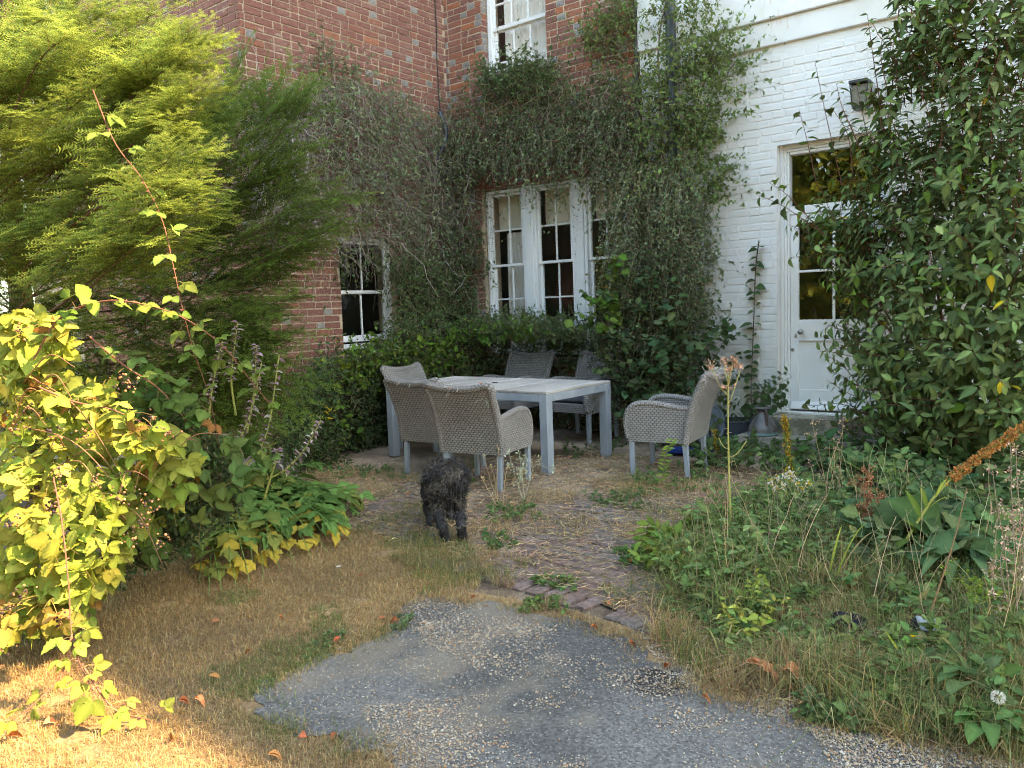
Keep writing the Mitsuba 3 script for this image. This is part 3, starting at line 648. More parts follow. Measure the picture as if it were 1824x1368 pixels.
for k in range(420):
    a = k * .33; l = (k / 420 * 6) % 2; s_ = (l if l < 1 else 2 - l) * .15 - .075; r = .135 + .02 * (k // 140) ; h.append(rc + ax * s_ + r * (math.cos(a) * ay + math.sin(a) * np.array([0, 0, 1])))
MB().tube(np.array(h), .0085, (.42, .40, .35), 6).put('hose_reel__hose', 'satin', smooth=True)
mb = MB()
for s_ in (-1, 1):
    o = rc + ax * .12 * s_
    mb.tube([o + [0, 0, .02], o + ay * .15 + [0, 0, -.23]], .013, (.12, .15, .19), 8); mb.tube([o + [0, 0, .02], o - ay * .15 + [0, 0, -.23]], .013, (.12, .15, .19), 8)
mb.put('hose_reel__stand', 'satin', smooth=30)
o = rc + ax * .13; MB().tube(spline([o + ay * .02 + [0, 0, -.19], o + [0, 0, .02], o + ay * -.005 + [0, 0, .19], ], 9), .017, (.12, .16, .22), 8).put('hose_reel__arm', 'satin', smooth=30)
MB().tube([o + ay * -.005 + [0, 0, .19], o + ay * -.012 + [0, 0, .25]], .022, (.65, .26, .01), 10).put('hose_reel__clamp', 'satin', smooth=30)
MB().tube([o + ay * -.012 + [0, 0, .25], o + ay * -.05 + [0, 0, .56]], .0075, (.36, .40, .41), 8).put('hose_reel__handle', 'satin', smooth=30)
tag('hose_reel', 'blue-grey hose reel of pale hose with an orange clamp behind the lone armchair', 'hose reel')
mb = MB(); n = m3.Manifold.cube([.40, .16, .04], True).refine_to_length(.03).to_mesh(); v = n.vert_properties[:, :3].astype(float); v += (meshkit.fbm(v * 12, 3)[:, None] - .5) * .05; a_ = math.radians(12); R3 = np.array([[math.cos(a_), -math.sin(a_), 0], [math.sin(a_), math.cos(a_), 0], [0, 0, 1]])
mb.add(v @ R3.T + [-3.50, 7.22, .03], n.tri_verts, (.015, .035, .17)); mb.put('plastic_sack', 'satin', smooth=40)
tag('plastic_sack', 'crumpled bright blue plastic sack lying under the lone armchair', 'sack')
# two dead garden spotlights in the weeds
def spot(key, p, yaw, pale, label):
    R = trimesh.transformations.euler_matrix(math.radians(36), math.radians(8), math.radians(yaw)); R[:3, :3] *= .92; R[:3, 3] = p
    def P(mb_, nm, b='satin', smooth=30):
        v, f, c_ = mb_.arrays(); put(f'{key}__{nm}', (v @ R[:3, :3].T + R[:3, 3], f), 'matte', smooth, c_)
    blk = (.012, .012, .014); mb = MB(); mb.box((-.085, -.05, -.03), (.085, .055, .03), blk, .022)
    mb.box((-.06, -.045, .03), (-.02, .04, .042), blk, .005); mb.box((.0, -.045, .03), (.055, .04, .040), blk, .005); P(mb, 'housing')
    mb = MB(); mb.tube([(.0, -.04, .0), (.055, -.105, .012), (.10, -.155, .01)], .021, blk, 12); mb.tube([(-.045, -.04, .0), (-.01, -.11, .005)], .016, blk, 12); P(mb, 'stem')
    mb = MB(); mb.tube([(.098, -.152, .01), (.112, -.167, .009)], .0195, (.02, .05, .2), 12); P(mb, 'band')
    if pale:
        mb = MB(); mb.box((-.068, -.040, .031), (.03, .045, .044), (.20, .23, .25), .006); P(mb, 'panel')
    else:
        mb = MB(); mb.tube(spline([(-.012, -.062, .03), (-.02, -.06, .012), (-.018, -.066, -.012)], 6), .0045, (.6, .58, .55), 6); P(mb, 'clip')
    tag(key, label, 'garden light')
spot('garden_light', ONZ(1514, 1112, .05), 25, False, 'black plastic garden light with a blue band lying in dry grass, the left of two')
spot('garden_light_001', ONZ(1655, 1122, .06), 40, True, 'black plastic garden light with a pale panel lying in weeds, the right of two')
# a small grey cap sunk beside the dog's paw, a scrap of white rubbish in the grass
c = trimesh.creation.annulus(.022, .032, .02, sections=20); c.apply_translation(ONZ(770, 955, .012)); MB().tm(c, (.26, .29, .31)).put('drain_cap', 'satin', smooth=30)
tag('drain_cap', 'small round grey cap in the brick paving beside the dog', 'cap')

# ---------------------------------------------------------------- the dog
def J(x, y, d): return AT(x, y, d)
dj = dict(rump=(J(797, 853, 5.20), .088), mid=(J(786, 846, 5.40), .098), chest=(J(783, 847, 5.62), .104), neck=(J(800, 842, 5.78), .078), head=(J(817, 842, 5.88), .074), muz=(J(826, 862, 6.0), .040),
          tb=(J(802, 838, 5.16), .036), tt=(J(806, 822, 5.15), .024), hl=(J(783, 868, 5.20), .056), kl=(J(779, 903, 5.27), .035), ol=(J(789, 938, 5.13), .030), pl=(J(796, 964, 5.19), .028), ql=(J(795, 968, 5.25), .024),
          hr=(J(813, 868, 5.22), .056), kr=(J(819, 903, 5.30), .035), orr=(J(821, 938, 5.15), .030), pr=(J(826, 962, 5.21), .028), qr=(J(825, 966, 5.27), .024),
          sl=(J(768, 872, 5.58), .066), el=(J(765, 905, 5.62), .040), wl=(J(767, 925, 5.58), .030), fl=(J(763, 937, 5.57), .029), gl=(J(761, 939, 5.63), .024),
          sr=(J(800, 872, 5.68), .066), er=(J(803, 905, 5.72), .040), wr=(J(803, 921, 5.68), .030), fr=(J(803, 934, 5.68), .029), e1=(J(808, 836, 5.88), .03), e2=(J(807, 852, 5.9), .022), e3=(J(829, 838, 5.9), .03), e4=(J(832, 852, 5.92), .022))
bones = [('rump', 'mid'), ('mid', 'chest'), ('chest', 'neck'), ('neck', 'head'), ('head', 'muz'), ('tb', 'tt'), ('rump', 'tb'), ('rump', 'hl'), ('hl', 'kl'), ('kl', 'ol'), ('ol', 'pl'), ('pl', 'ql'), ('rump', 'hr'), ('hr', 'kr'), ('kr', 'orr'), ('orr', 'pr'), ('pr', 'qr'),
         ('chest', 'sl'), ('sl', 'el'), ('el', 'wl'), ('wl', 'fl'), ('fl', 'gl'), ('chest', 'sr'), ('sr', 'er'), ('er', 'wr'), ('wr', 'fr'), ('e1', 'e2'), ('e3', 'e4')]
sp = lambda k: m3.Manifold.sphere(dj[k][1], 20).translate(dj[k][0].tolist())
body = m3.Manifold.batch_boolean([m3.Manifold.batch_hull([sp(a), sp(b)]) for a, b in bones], m3.OpType.Add).refine_to_length(.02).to_mesh()
bm = trimesh.Trimesh(body.vert_properties[:, :3], body.tri_verts); trimesh.smoothing.filter_taubin(bm, iterations=14)
bm.vertices[:, 2] = np.maximum(bm.vertices[:, 2], 0.004)
MB().tm(bm, (.022, .02, .022)).put('shaggy_dog__body', 'hairy', smooth=True)
NH = 60000; pts, fi = trimesh.sample.sample_surface(bm, NH, seed=3); nr = bm.face_normals[fi]
z = pts[:, 2]; L = np.where(z < .11, .014, np.where(z < .22, .022, np.where(z < .30, .026, .036))) * np.exp(rng.normal(0, .3, NH))
clump = np.stack([meshkit.noise(pts * 26 + k * 31, k) for k in range(3)], 1) - .5
d0 = unit(nr * .75 + np.array([0, 0, -.75]) + clump * 1.5 + rng.normal(0, .22, (NH, 3)))
seg = 4; P = [pts - nr * .003]; d = d0
for k in range(seg):
    d = unit(d + np.array([0, 0, -.32]) + (np.stack([meshkit.noise(P[-1] * 60 + 77 + j * 13, j + 5) for j in range(3)], 1) - .5) * 3.4); P.append(P[-1] + d * (L / seg)[:, None])
P = np.stack(P, 1); side = unit(np.cross(d0, rand_dirs(NH))); wd = np.array([1, 1, .9, .7, .2]) * .0013
V = np.stack([P - side[:, None] * wd[None, :, None], P + side[:, None] * wd[None, :, None]], 2); V[..., 2] = np.maximum(V[..., 2], .003)
n0 = 2 * (seg + 1); f0 = np.array([[[2 * k, 2 * k + 1, 2 * k + 3], [2 * k, 2 * k + 3, 2 * k + 2]] for k in range(seg)]).reshape(-1, 3)
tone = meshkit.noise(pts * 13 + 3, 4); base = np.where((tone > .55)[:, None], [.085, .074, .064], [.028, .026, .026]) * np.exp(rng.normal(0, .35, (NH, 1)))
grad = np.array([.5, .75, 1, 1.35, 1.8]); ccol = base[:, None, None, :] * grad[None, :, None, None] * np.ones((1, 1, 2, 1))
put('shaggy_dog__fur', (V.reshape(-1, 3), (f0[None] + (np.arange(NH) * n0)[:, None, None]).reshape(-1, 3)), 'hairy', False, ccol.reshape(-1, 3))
tag('shaggy_dog__fur', 'curly charcoal coat with paler brown curls on its hind legs', kind='stuff')
tag('shaggy_dog', 'shaggy black and grey dog seen from behind, walking towards the chairs', 'dog')
# ---------------------------------------------------------------- plants: common growers
def tubes(P, r, col, sides=3):
    """Many twigs at once: P (n, k, 3), r (n, k) or a number, col (n, 3)."""
    n, k = P.shape[:2]; t = unit(np.gradient(P, axis=1)); a = unit(np.cross(t, [0.31, 0.22, 0.92])); b = np.cross(t, a); g = np.arange(sides) * 2 * np.pi / sides
    r = np.broadcast_to(r, (n, k)); V = P[:, :, None] + r[:, :, None, None] * (np.cos(g)[:, None] * a[:, :, None] + np.sin(g)[:, None] * b[:, :, None])
    i, j = np.meshgrid(np.arange(k - 1), np.arange(sides), indexing='ij'); q = np.stack([i * sides + j, i * sides + (j + 1) % sides, (i + 1) * sides + (j + 1) % sides, (i + 1) * sides + j], -1).reshape(-1, 4)
    f = np.vstack([q[:, [0, 1, 2]], q[:, [0, 2, 3]]]); F = f[None] + (np.arange(n) * k * sides)[:, None, None]
    return V.reshape(-1, 3), F.reshape(-1, 3), np.repeat(np.broadcast_to(col, (n, 3)), k * sides, 0)
def grow(start, d, L, k, wander=0.3, droop=0.0, keep=None):
    """Wandering paths (n, k, 3) that start at start, head for d and sag."""
    P = [np.asarray(start, float)]; d = unit(d); n = len(P[0]); L = np.broadcast_to(L, (n,))
    for _ in range(k - 1):
        d = unit(d + rng.normal(0, wander, (n, 3)) + np.array([0, 0, -1.0]) * np.broadcast_to(droop, (n,))[:, None])
        P.append(P[-1] + d * (L / (k - 1))[:, None])
    P = np.stack(P, 1)
    if keep is not None: P = keep(P)
    return P
def along(P, per):
    """per random places on each path: (points, directions, path index, share of length)."""
    n, k = P.shape[:2]; u = rng.uniform(0.04, 0.999, (n, per)) * (k - 1); i = u.astype(int); w = (u - i)[..., None]; r = np.arange(n)[:, None]
    p = P[r, i] * (1 - w) + P[r, i + 1] * w; d = unit(P[r, i + 1] - P[r, i])
    return p.reshape(-1, 3), d.reshape(-1, 3), np.repeat(np.arange(n), per), (u / (k - 1)).ravel()
def put3(key, vfc, bsdf, smooth=False): return put(key, vfc[:2], bsdf, smooth, vfc[2])
def join(*l):
    V, F, Cc, n = [], [], [], 0
    for v, f, c in l: V.append(v); F.append(f + n); Cc.append(c); n += len(v)
    return np.vstack(V), np.vstack(F), np.vstack(Cc)
def leaves(key, groups, bsdf, most, label, name='leaf', rest='foliage', seen=None):
    """groups: (template, pos, x, normal, size, colour). The most largest in view become leaves of their own, the rest one part."""
    todo = []
    for gi, (t, p, x, nn, s, c) in enumerate(groups):
        X, Y = pix(p); d = depth(p); ok = (X > 0) & (X < 1824) & (Y > 0) & (Y < 1368) & (d > .3)
        todo += [(-(s[i] / d[i] - (0.6 * max(d[i] - np.percentile(d, 5), 0) * s[i] / d[i])) if ok[i] else 1, gi, i) for i in range(len(p))]
    todo.sort(); pick = {}
    for v, gi, i in todo[:most]:
        if v < 0: pick.setdefault(gi, set()).add(i)
    rests = []
    for gi, (t, p, x, nn, s, c) in enumerate(groups):
        m = np.ones(len(p), bool); pk = sorted(pick.get(gi, ())); m[pk] = False; c = np.broadcast_to(c, (len(p), 3))
        for i in pk: put3(f'{key}__{name}', scatter(t, p[i:i + 1], x[i:i + 1], nn[i:i + 1], s[i:i + 1], c[i:i + 1]), bsdf, True)
        if m.any(): rests.append(scatter(t, p[m], x[m], nn[m], s[m], c[m]))
    if rests:
        k = put3(f'{key}__{rest}', join(*rests), bsdf, True); tag(k, label, kind='stuff')
def wallpoint(x, y, off):
    """On the wing's side wall left of the inner corner, on the back walls right of it, off metres in front."""
    x, y = np.asarray(x, float), np.asarray(y, float); off = np.broadcast_to(off, x.shape)
    a, b = ONX(x, y, XA + off), ONY(x, y, YB - off)
    return np.where((depth(a) < depth(b))[:, None], a, b)

# ---------------------------------------------------------------- the yew on the left
def yew_spray(seed):
    r = np.random.default_rng(seed); mb = MB()
    def needles(p0, d, L, n, up):
        s = np.cross(up, d); out_v, out_f, out_c = [], [], []
        for k in range(n):
            t = (k + .3) / n
            for sg in (-1, 1):
                b = p0 + d * L * t + r.normal(0, .002, 3); dr_ = unit(d * .55 + s * sg + up * r.normal(.12, .2)); l = .086 * (1 - .35 * t) * r.uniform(.8, 1.15); w = d * .0120
                i = len(out_v); out_v += [b - w, b + w, b + dr_ * l]; out_f.append([i, i + 1, i + 2]); out_c += [np.array([t, 0, 0])] * 3
        return np.array(out_v), np.array(out_f), np.array(out_c)
    up = np.array([0, 0, 1.]); N = 7
    axis = lambda t: np.array([t, .05 * math.sin(3 * t), .06 * t - .16 * t * t])
    for k in range(N):
        t = .08 + .84 * k / (N - 1); sg = 1 if k % 2 else -1; p = axis(t); d = unit(np.array([.72, sg * .75, r.normal(-.06, .12)])); L = (.50 - .33 * t) * r.uniform(.75, 1.2)
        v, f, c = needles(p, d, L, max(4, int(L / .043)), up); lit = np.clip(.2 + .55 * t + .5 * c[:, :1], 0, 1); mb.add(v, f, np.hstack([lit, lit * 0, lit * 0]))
        q = np.array([p, p + d * L]); s = np.cross(d, up) * .0035; mb.add(np.array([p - s, p + s, p + d * L]), [[0, 1, 2]], (-1, 0, 0))
    for k in range(5):
        t0, t1 = k / 5, (k + 1) / 5; v, f, c = needles(axis(t0), unit(axis(t1) - axis(t0)), .2, 5, up); mb.add(v, f, np.hstack([c[:, :1] * 0 + .2 + .7 * t1, c[:, 1:]]))
        s = np.array([0, .006 * (1.1 - t0), 0]); mb.add(np.array([axis(t0) - s, axis(t0) + s, axis(t1) + s * .8, axis(t1) - s * .8]), [[0, 1, 2], [0, 2, 3]], (-1, 0, 0))
    return mb.arrays()
SPR = [yew_spray(s) for s in range(4)]
def sprays(pos, x, nn, size, tone):
    out = []; which = rng.integers(0, 4, len(pos))
    for k in range(4):
        m = which == k
        if not m.any(): continue
        v, f, c = SPR[k]; V, F, _ = scatter((v, f), pos[m], x[m], nn[m], size[m], np.zeros(3)); t = np.tile(c[:, 0], m.sum())[:, None]; tn = np.repeat(tone[m], len(v))[:, None]
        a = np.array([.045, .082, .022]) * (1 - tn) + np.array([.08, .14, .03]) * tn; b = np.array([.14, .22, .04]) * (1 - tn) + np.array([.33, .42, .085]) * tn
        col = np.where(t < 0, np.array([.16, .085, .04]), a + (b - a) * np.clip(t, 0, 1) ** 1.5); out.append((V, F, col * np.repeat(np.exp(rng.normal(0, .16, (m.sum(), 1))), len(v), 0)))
    return join(*out)
boughs = [  # sightline and distance of each bough's root, bends and tip
    [(230, 520, 6.5), (380, 390, 6.5), (500, 235, 6.6), (558, 150, 6.7)], [(230, 320, 6.2), (330, 240, 6.2), (405, 165, 6.1), (432, 98, 6.1)], [(230, 570, 6.5), (420, 440, 6.4), (540, 365, 6.3), (640, 345, 6.2)],
    [(230, 590, 6.4), (400, 500, 6.3), (520, 440, 6.2), (610, 395, 6.1)], [(260, 640, 6.3), (410, 570, 6.2), (525, 520, 6.1)], [(240, 660, 6.2), (390, 615, 6.0), (540, 588, 5.9)], [(280, 690, 6.3), (400, 650, 6.2), (500, 640, 6.2)],
    [(220, 430, 6.4), (370, 310, 6.4), (470, 220, 6.5), (520, 165, 6.5)], [(280, 720, 6.1), (390, 690, 6.0), (470, 700, 6.0)], [(180, 340, 6.0), (320, 250, 6.1), (400, 190, 6.1)], [(240, 470, 6.4), (420, 350, 6.5), (560, 265, 6.6)],
    [(250, 560, 6.6), (430, 480, 6.6), (560, 430, 6.5)], [(250, 610, 6.6), (380, 540, 6.4), (470, 545, 6.3)], [(200, 680, 5.9), (300, 640, 5.7), (420, 625, 5.6)], [(230, 740, 5.8), (330, 720, 5.7), (410, 745, 5.7)], [(250, 540, 6.6), (360, 430, 6.5), (440, 330, 6.5), (500, 300, 6.6)]]
for tx, ty in [(90, 30), (190, 18), (285, 20), (318, 55), (340, 60), (335, 100), (345, 155), (300, 190), (290, 215), (315, 265), (330, 320), (235, 120), (120, 110), (60, 190), (100, 380), (60, 410), (250, 385), (330, 365), (180, 260), (30, 300), (150, 330), (20, 60), (140, 60), (260, 75), (70, 140), (200, 200), (120, 240), (40, 240), (230, 300), (10, 420), (285, 150), (170, 130), (310, 415), (200, 420), (130, 560), (70, 620), (30, 120)]:
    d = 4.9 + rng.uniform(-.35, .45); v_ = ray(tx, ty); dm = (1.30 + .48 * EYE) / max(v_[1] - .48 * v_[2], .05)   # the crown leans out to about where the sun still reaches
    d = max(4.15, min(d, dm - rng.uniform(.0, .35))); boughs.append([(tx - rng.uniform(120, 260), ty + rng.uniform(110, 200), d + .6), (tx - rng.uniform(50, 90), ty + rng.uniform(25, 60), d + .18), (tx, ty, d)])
sp, sx, sn, ss, st, bp = [], [], [], [], [], []
for b in boughs:
    b = np.array(b, float); Q = spline(AT(b[:, 0], b[:, 1], b[:, 2]), 26); bp.append(Q); t = unit(np.gradient(Q, axis=0)); L = np.linalg.norm(np.diff(Q, axis=0), axis=1).sum()
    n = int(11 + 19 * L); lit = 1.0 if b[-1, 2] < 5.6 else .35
    for k in range(n):
        u = .22 + .76 * k / n; i = int(u * 25); s = np.cross(t[i], [0, 0, 1]); s = unit(s); sg = 1 if k % 2 else -1; up = unit(np.cross(s, t[i]) * np.sign(np.cross(s, t[i])[2]) + rng.normal(0, .13, 3))
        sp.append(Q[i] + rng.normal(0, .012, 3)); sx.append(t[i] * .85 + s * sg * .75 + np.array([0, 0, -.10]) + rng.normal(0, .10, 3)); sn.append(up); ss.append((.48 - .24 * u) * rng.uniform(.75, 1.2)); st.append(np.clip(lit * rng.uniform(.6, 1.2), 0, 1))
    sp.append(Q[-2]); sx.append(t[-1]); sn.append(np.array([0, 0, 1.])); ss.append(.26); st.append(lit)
polyL = [(-60, -40), (300, -40), (318, 60), (320, 200), (300, 330), (250, 430), (180, 560), (-60, 560)]; q = sample(polyL, 90); dd = rng.uniform(5.4, 6.4, 90)
polyR = [(200, 240), (330, 240), (400, 180), (520, 190), (500, 330), (590, 370), (540, 450), (460, 540), (440, 700), (330, 780), (150, 720), (150, 480)]; q2 = np.vstack([sample(polyR, 880), sample([(330, 560), (480, 540), (500, 680), (440, 760), (320, 770)], 170)]); d2 = np.r_[rng.uniform(6.5, 7.2, 880), rng.uniform(5.6, 6.6, 170)]
q3 = sample([(-80, 380), (120, 420), (260, 440), (420, 520), (470, 560), (400, 700), (250, 760), (-80, 760)], 560); d3 = 5.5 + rng.uniform(0, 1.2, 560)
q5 = sample([(-60, 440), (150, 440), (150, 690), (-60, 690)], 200); d5 = rng.uniform(5.9, 7.0, 200)
q4 = sample([(-90, -40), (140, -40), (140, 600), (-90, 600)], 640); d4 = rng.uniform(6.6, 8.2, 640)
qq, dq = np.vstack([q, q2, q3, q4, q5]), np.r_[dd, d2, d3, d4, d5]; pp = AT(qq[:, 0], qq[:, 1], dq); ctr = AT(60, 520, 6.9)
out = unit(pp - ctr) + np.array([0, 0, .25]) + rng.normal(0, .35, (len(pp), 3))
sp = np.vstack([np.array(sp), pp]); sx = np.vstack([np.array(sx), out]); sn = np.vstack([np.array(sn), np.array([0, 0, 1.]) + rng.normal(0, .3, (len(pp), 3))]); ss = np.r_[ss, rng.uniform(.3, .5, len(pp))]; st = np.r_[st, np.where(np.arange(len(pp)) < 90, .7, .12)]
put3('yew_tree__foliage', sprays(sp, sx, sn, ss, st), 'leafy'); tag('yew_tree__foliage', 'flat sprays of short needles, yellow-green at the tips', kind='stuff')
tr = AT(40, 560, 7.0); bark = (.085, .05, .035)
MB().tube(spline([[tr[0], tr[1], -.1], [tr[0] + .03, tr[1], 1.2], tr + [0, 0, 1.0], tr + [.1, .1, 3.2]], 14), np.linspace(.13, .05, 14), bark, 9).put('yew_tree__trunk', 'matte', smooth=True)
for Q in bp[:16]:
    r0 = np.array([tr[0], tr[1], max(.3, Q[0, 2] - .25)]); MB().tube(spline([r0, (r0 + Q[0]) / 2 + [0, 0, .05], Q[0], Q[8], Q[16], Q[25]], 22), np.linspace(.013, .002, 22), bark, 5).put('yew_tree__limb', 'matte', smooth=True)
mb = MB()
for Q in bp[16:]:
    r0 = np.array([tr[0], tr[1], max(.3, Q[0, 2] - .3)]); mb.tube(spline([r0, (r0 + Q[0]) / 2 + [0, 0, .05], Q[0], Q[8], Q[16], Q[25]], 22), np.linspace(.010, .002, 22), bark, 5)
mb.put('yew_tree__branches', 'matte', smooth=True); tag('yew_tree__branches', 'thin red-brown branches inside the crown', kind='stuff')
tag('yew_tree', 'large needle-leaved yew at the left, sunlit yellow-green above and dark green beside the brick wing', 'tree')

# ---------------------------------------------------------------- climbers on the walls
WOODY = {'tangled_climber': [[(812, 640), (806, 480), (790, 330), (740, 240), (640, 190)], [(806, 600), (790, 420), (720, 330), (600, 270), (480, 250)], [(800, 420), (750, 280), (690, 200), (600, 140)], [(700, 340), (610, 300), (540, 330), (470, 300)]],
    'window_climber': [[(815, 560), (822, 400), (850, 250), (930, 210), (1060, 200)], [(1125, 420), (1120, 260), (1060, 190), (960, 170), (870, 170)], [(1130, 300), (1090, 160), (1070, 60)]],
    'hanging_climber': [[(1150, 700), (1140, 520), (1150, 380), (1130, 260)], [(1185, 690), (1190, 500), (1180, 350)]], 'pipe_climber': [[(1185, 420), (1180, 260), (1172, 100), (1190, -20)], [(1225, 400), (1228, 250), (1262, 120), (1290, 40)], [(1222, 300), (1255, 200), (1310, 110)]]}
def climber(key, zones, twig, leafc, size, bsdf='leafy', sides=3):
    """zones: (polygon, twigs, (off0, off1), length, heading, droop, wander, leaves a twig, thickness, leafcolour share)."""
    tw, lf = [], []
    for poly, n, off, L, head, droop, wander, per, r0, lc, tc in zones:
        per = int(per * .55 + .5) if per > 4 else per; r0 = r0 * .62 if per > 5 else r0
        q = sample(poly, n); p = wallpoint(q[:, 0], q[:, 1], rng.uniform(*off, n) if not isinstance(off, str) else off); side = wallpoint(q[:, 0], q[:, 1], .0)
        d = np.asarray(head, float) + rng.normal(0, .45, (n, 3)); l = L * np.exp(rng.normal(0, .35, n))
        def keep(P):
            P[..., 0] = np.maximum(P[..., 0], XA + .012); P[..., 1] = np.minimum(P[..., 1], YB - .012); P[..., 2] = np.maximum(P[..., 2], .01); return P
        P = grow(p, d, l, 9, wander, droop, keep); rad = r0 * np.exp(rng.normal(0, .35, (n, 1))) * np.linspace(1, .4, 9)
        tw.append(tubes(P, rad, vary(tc, n, .3, .06), sides))
        if per:
            a, dd, i, u = along(P, per); m = len(a); out = unit(dd * .5 + rand_dirs(m) + np.array([0, 0, .15]))
            lf.append(scatter(tiny(.52), a, out, rand_dirs(m) * .8 + np.array([.35, -.35, .75]), size * np.exp(rng.normal(0, .25, m)), vary(lc, m, .28, .10)))
    k = put3(key + '__twigs', join(*tw), 'matte'); tag(k, 'mat of thin grey-brown twigs', kind='stuff')
    for st in WOODY.get(key, ()):
        st = np.array(st, float); MB().tube(spline(wallpoint(st[:, 0], st[:, 1], rng.uniform(.06, .2, len(st))), 24) + rng.normal(0, .006, (24, 3)), np.linspace(.017, .006, 24), vary((.15, .11, .085), 1, .2)[0], 6).put(key + '__woody_stem', 'matte', smooth=True)
    k = put3(key + '__foliage', join(*lf), bsdf); tag(k, 'tiny oval leaves along the twigs', kind='stuff')
GREY, BROWN, SAGE, GREEN, DARK = (.235, .19, .165), (.20, .145, .105), (.20, .235, .125), (.16, .21, .07), (.10, .14, .055)
pA = [(432, 215), (470, 165), (530, 150), (600, 125), (650, 150), (720, 160), (770, 185), (800, 215), (850, 300), (845, 360), (835, 450), (820, 520), (790, 560), (760, 520), (720, 450), (690, 430), (610, 440), (560, 420), (500, 400), (440, 330)]
climber('tangled_climber', [
    (pA, 1250, (.05, .34), .55, (.1, .2, -.55), .12, .42, 4, .0034, SAGE, GREY),
    ([(520, 150), (600, 125), (720, 160), (800, 215), (850, 330), (800, 450), (700, 420), (600, 330)], 900, (.12, .42), .42, (.2, .3, -.5), .16, .35, 20, .0018, SAGE, GREY),
    ([(520, 110), (580, 95), (640, 130), (700, 150), (640, 165), (540, 150)], 80, (.02, .10), .32, (.1, .5, .4), .0, .4, 22, .002, SAGE, BROWN),
    ([(425, 140), (520, 150), (560, 250), (560, 400), (470, 380), (430, 260)], 460, (.05, .40), .6, (.2, .1, -.6), .1, .5, 1, .0038, SAGE, (.25, .215, .20)),
    ([(720, 430), (850, 380), (840, 560), (740, 580), (710, 500)], 420, (.05, .35), .45, (.1, .1, -.7), .2, .3, 26, .002, DARK, BROWN),
    ([(590, 420), (700, 425), (700, 470), (600, 470)], 60, (.05, .25), .38, (.1, .1, -1), .25, .3, 12, .0016, DARK, BROWN)], None, None, .040)
tag('tangled_climber', 'leafy tangle of bare grey twigs hanging over the wing wall above its window', 'climber')
climber('window_climber', [
    ([(795, 180), (860, 150), (980, 140), (1060, 125), (1135, 100), (1140, 300), (1060, 300), (1000, 290), (900, 280), (850, 300), (800, 260)], 1300, (.05, .42), .5, (.1, -.1, -.5), .14, .42, 14, .0026, DARK, BROWN),
    ([(860, 130), (960, 120), (1000, 140), (1000, 170), (860, 180)], 280, (.08, .38), .35, (.2, -.2, .6), .0, .35, 26, .0018, DARK, BROWN),
    ([(800, 200), (1140, 160), (1140, 290), (860, 290), (800, 260)], 420, (.2, .5), .42, (.1, -.1, -.9), .25, .25, 18, .0016, SAGE, GREY),
    ([(870, 300), (1000, 285), (1060, 290), (1060, 320), (880, 330)], 22, (.12, .3), .50, (.0, 0, -1), .3, .15, 22, .0013, SAGE, BROWN),
    ([(1040, 70), (1100, 10), (1138, 0), (1138, 110), (1050, 120)], 190, (.03, .2), .40, (-.2, -.2, .8), .02, .3, 20, .0017, GREEN, BROWN)], None, None, .040)
tag('window_climber', 'dark leafy climber in a thick band between the upper sash and the triple window', 'climber')
climber('hanging_climber', [
    ([(1105, 290), (1232, 260), (1235, 480), (1225, 600), (1110, 590), (1090, 430)], 1000, (.12, .6), .62, (.0, -.1, -1), .3, .16, 30, .0017, SAGE, BROWN),
    ([(1085, 420), (1235, 400), (1240, 640), (1100, 700), (1060, 600)], 540, (.15, .75), .6, (.0, -.15, -.9), .3, .2, 28, .0017, (.075, .10, .045), BROWN),
    ([(1225, 330), (1262, 330), (1268, 520), (1235, 620)], 90, (.05, .3), .42, (.2, -.1, -.9), .2, .25, 26, .0014, SAGE, BROWN),
    ([(1050, 300), (1130, 300), (1100, 480), (1065, 400)], 45, (.25, .5), .45, (-.3, -.1, -.8), .2, .2, 26, .0014, SAGE, BROWN)], None, None, .042)
tag('hanging_climber', 'curtain of hanging sage-green strands that covers the right third of the triple window', 'climber')
climber('pipe_climber', [
    ([(1150, 0), (1280, 0), (1260, 100), (1235, 160), (1170, 150)], 130, (.12, .45), .42, (.15, -.2, .6), .02, .3, 30, .0018, GREEN, BROWN),
    ([(1135, 120), (1190, 130), (1228, 180), (1228, 330), (1140, 330)], 230, (.08, .45), .45, (.2, -.2, .3), .04, .35, 30, .0018, GREEN, BROWN),
    ([(1210, 100), (1275, 60), (1290, 140), (1260, 220), (1220, 250)], 110, (.1, .35), .50, (.75, -.15, .5), .05, .16, 40, .0016, GREEN, BROWN),
    ([(1215, 230), (1265, 220), (1275, 330), (1240, 400)], 90, (.1, .3), .38, (.8, -.1, .25), .06, .2, 34, .0016, GREEN, BROWN)], None, None, .042)
tag('pipe_climber', 'feathery bright green climber that wraps the drainpipe and reaches over the white wall', 'climber')
def free(p):
    """False inside the room that the table and its chairs take up."""
    x, y, z = p[:, 0], p[:, 1], p[:, 2]
    return ~(((x > -6.55) & (x < -4.64) & (y < 7.97) & (y > 6.9) & (z < 1.08)) | ((x > -6.62) & (x < -4.0) & (y < 7.05) & (z < 1.0) & (y > 5.2)))
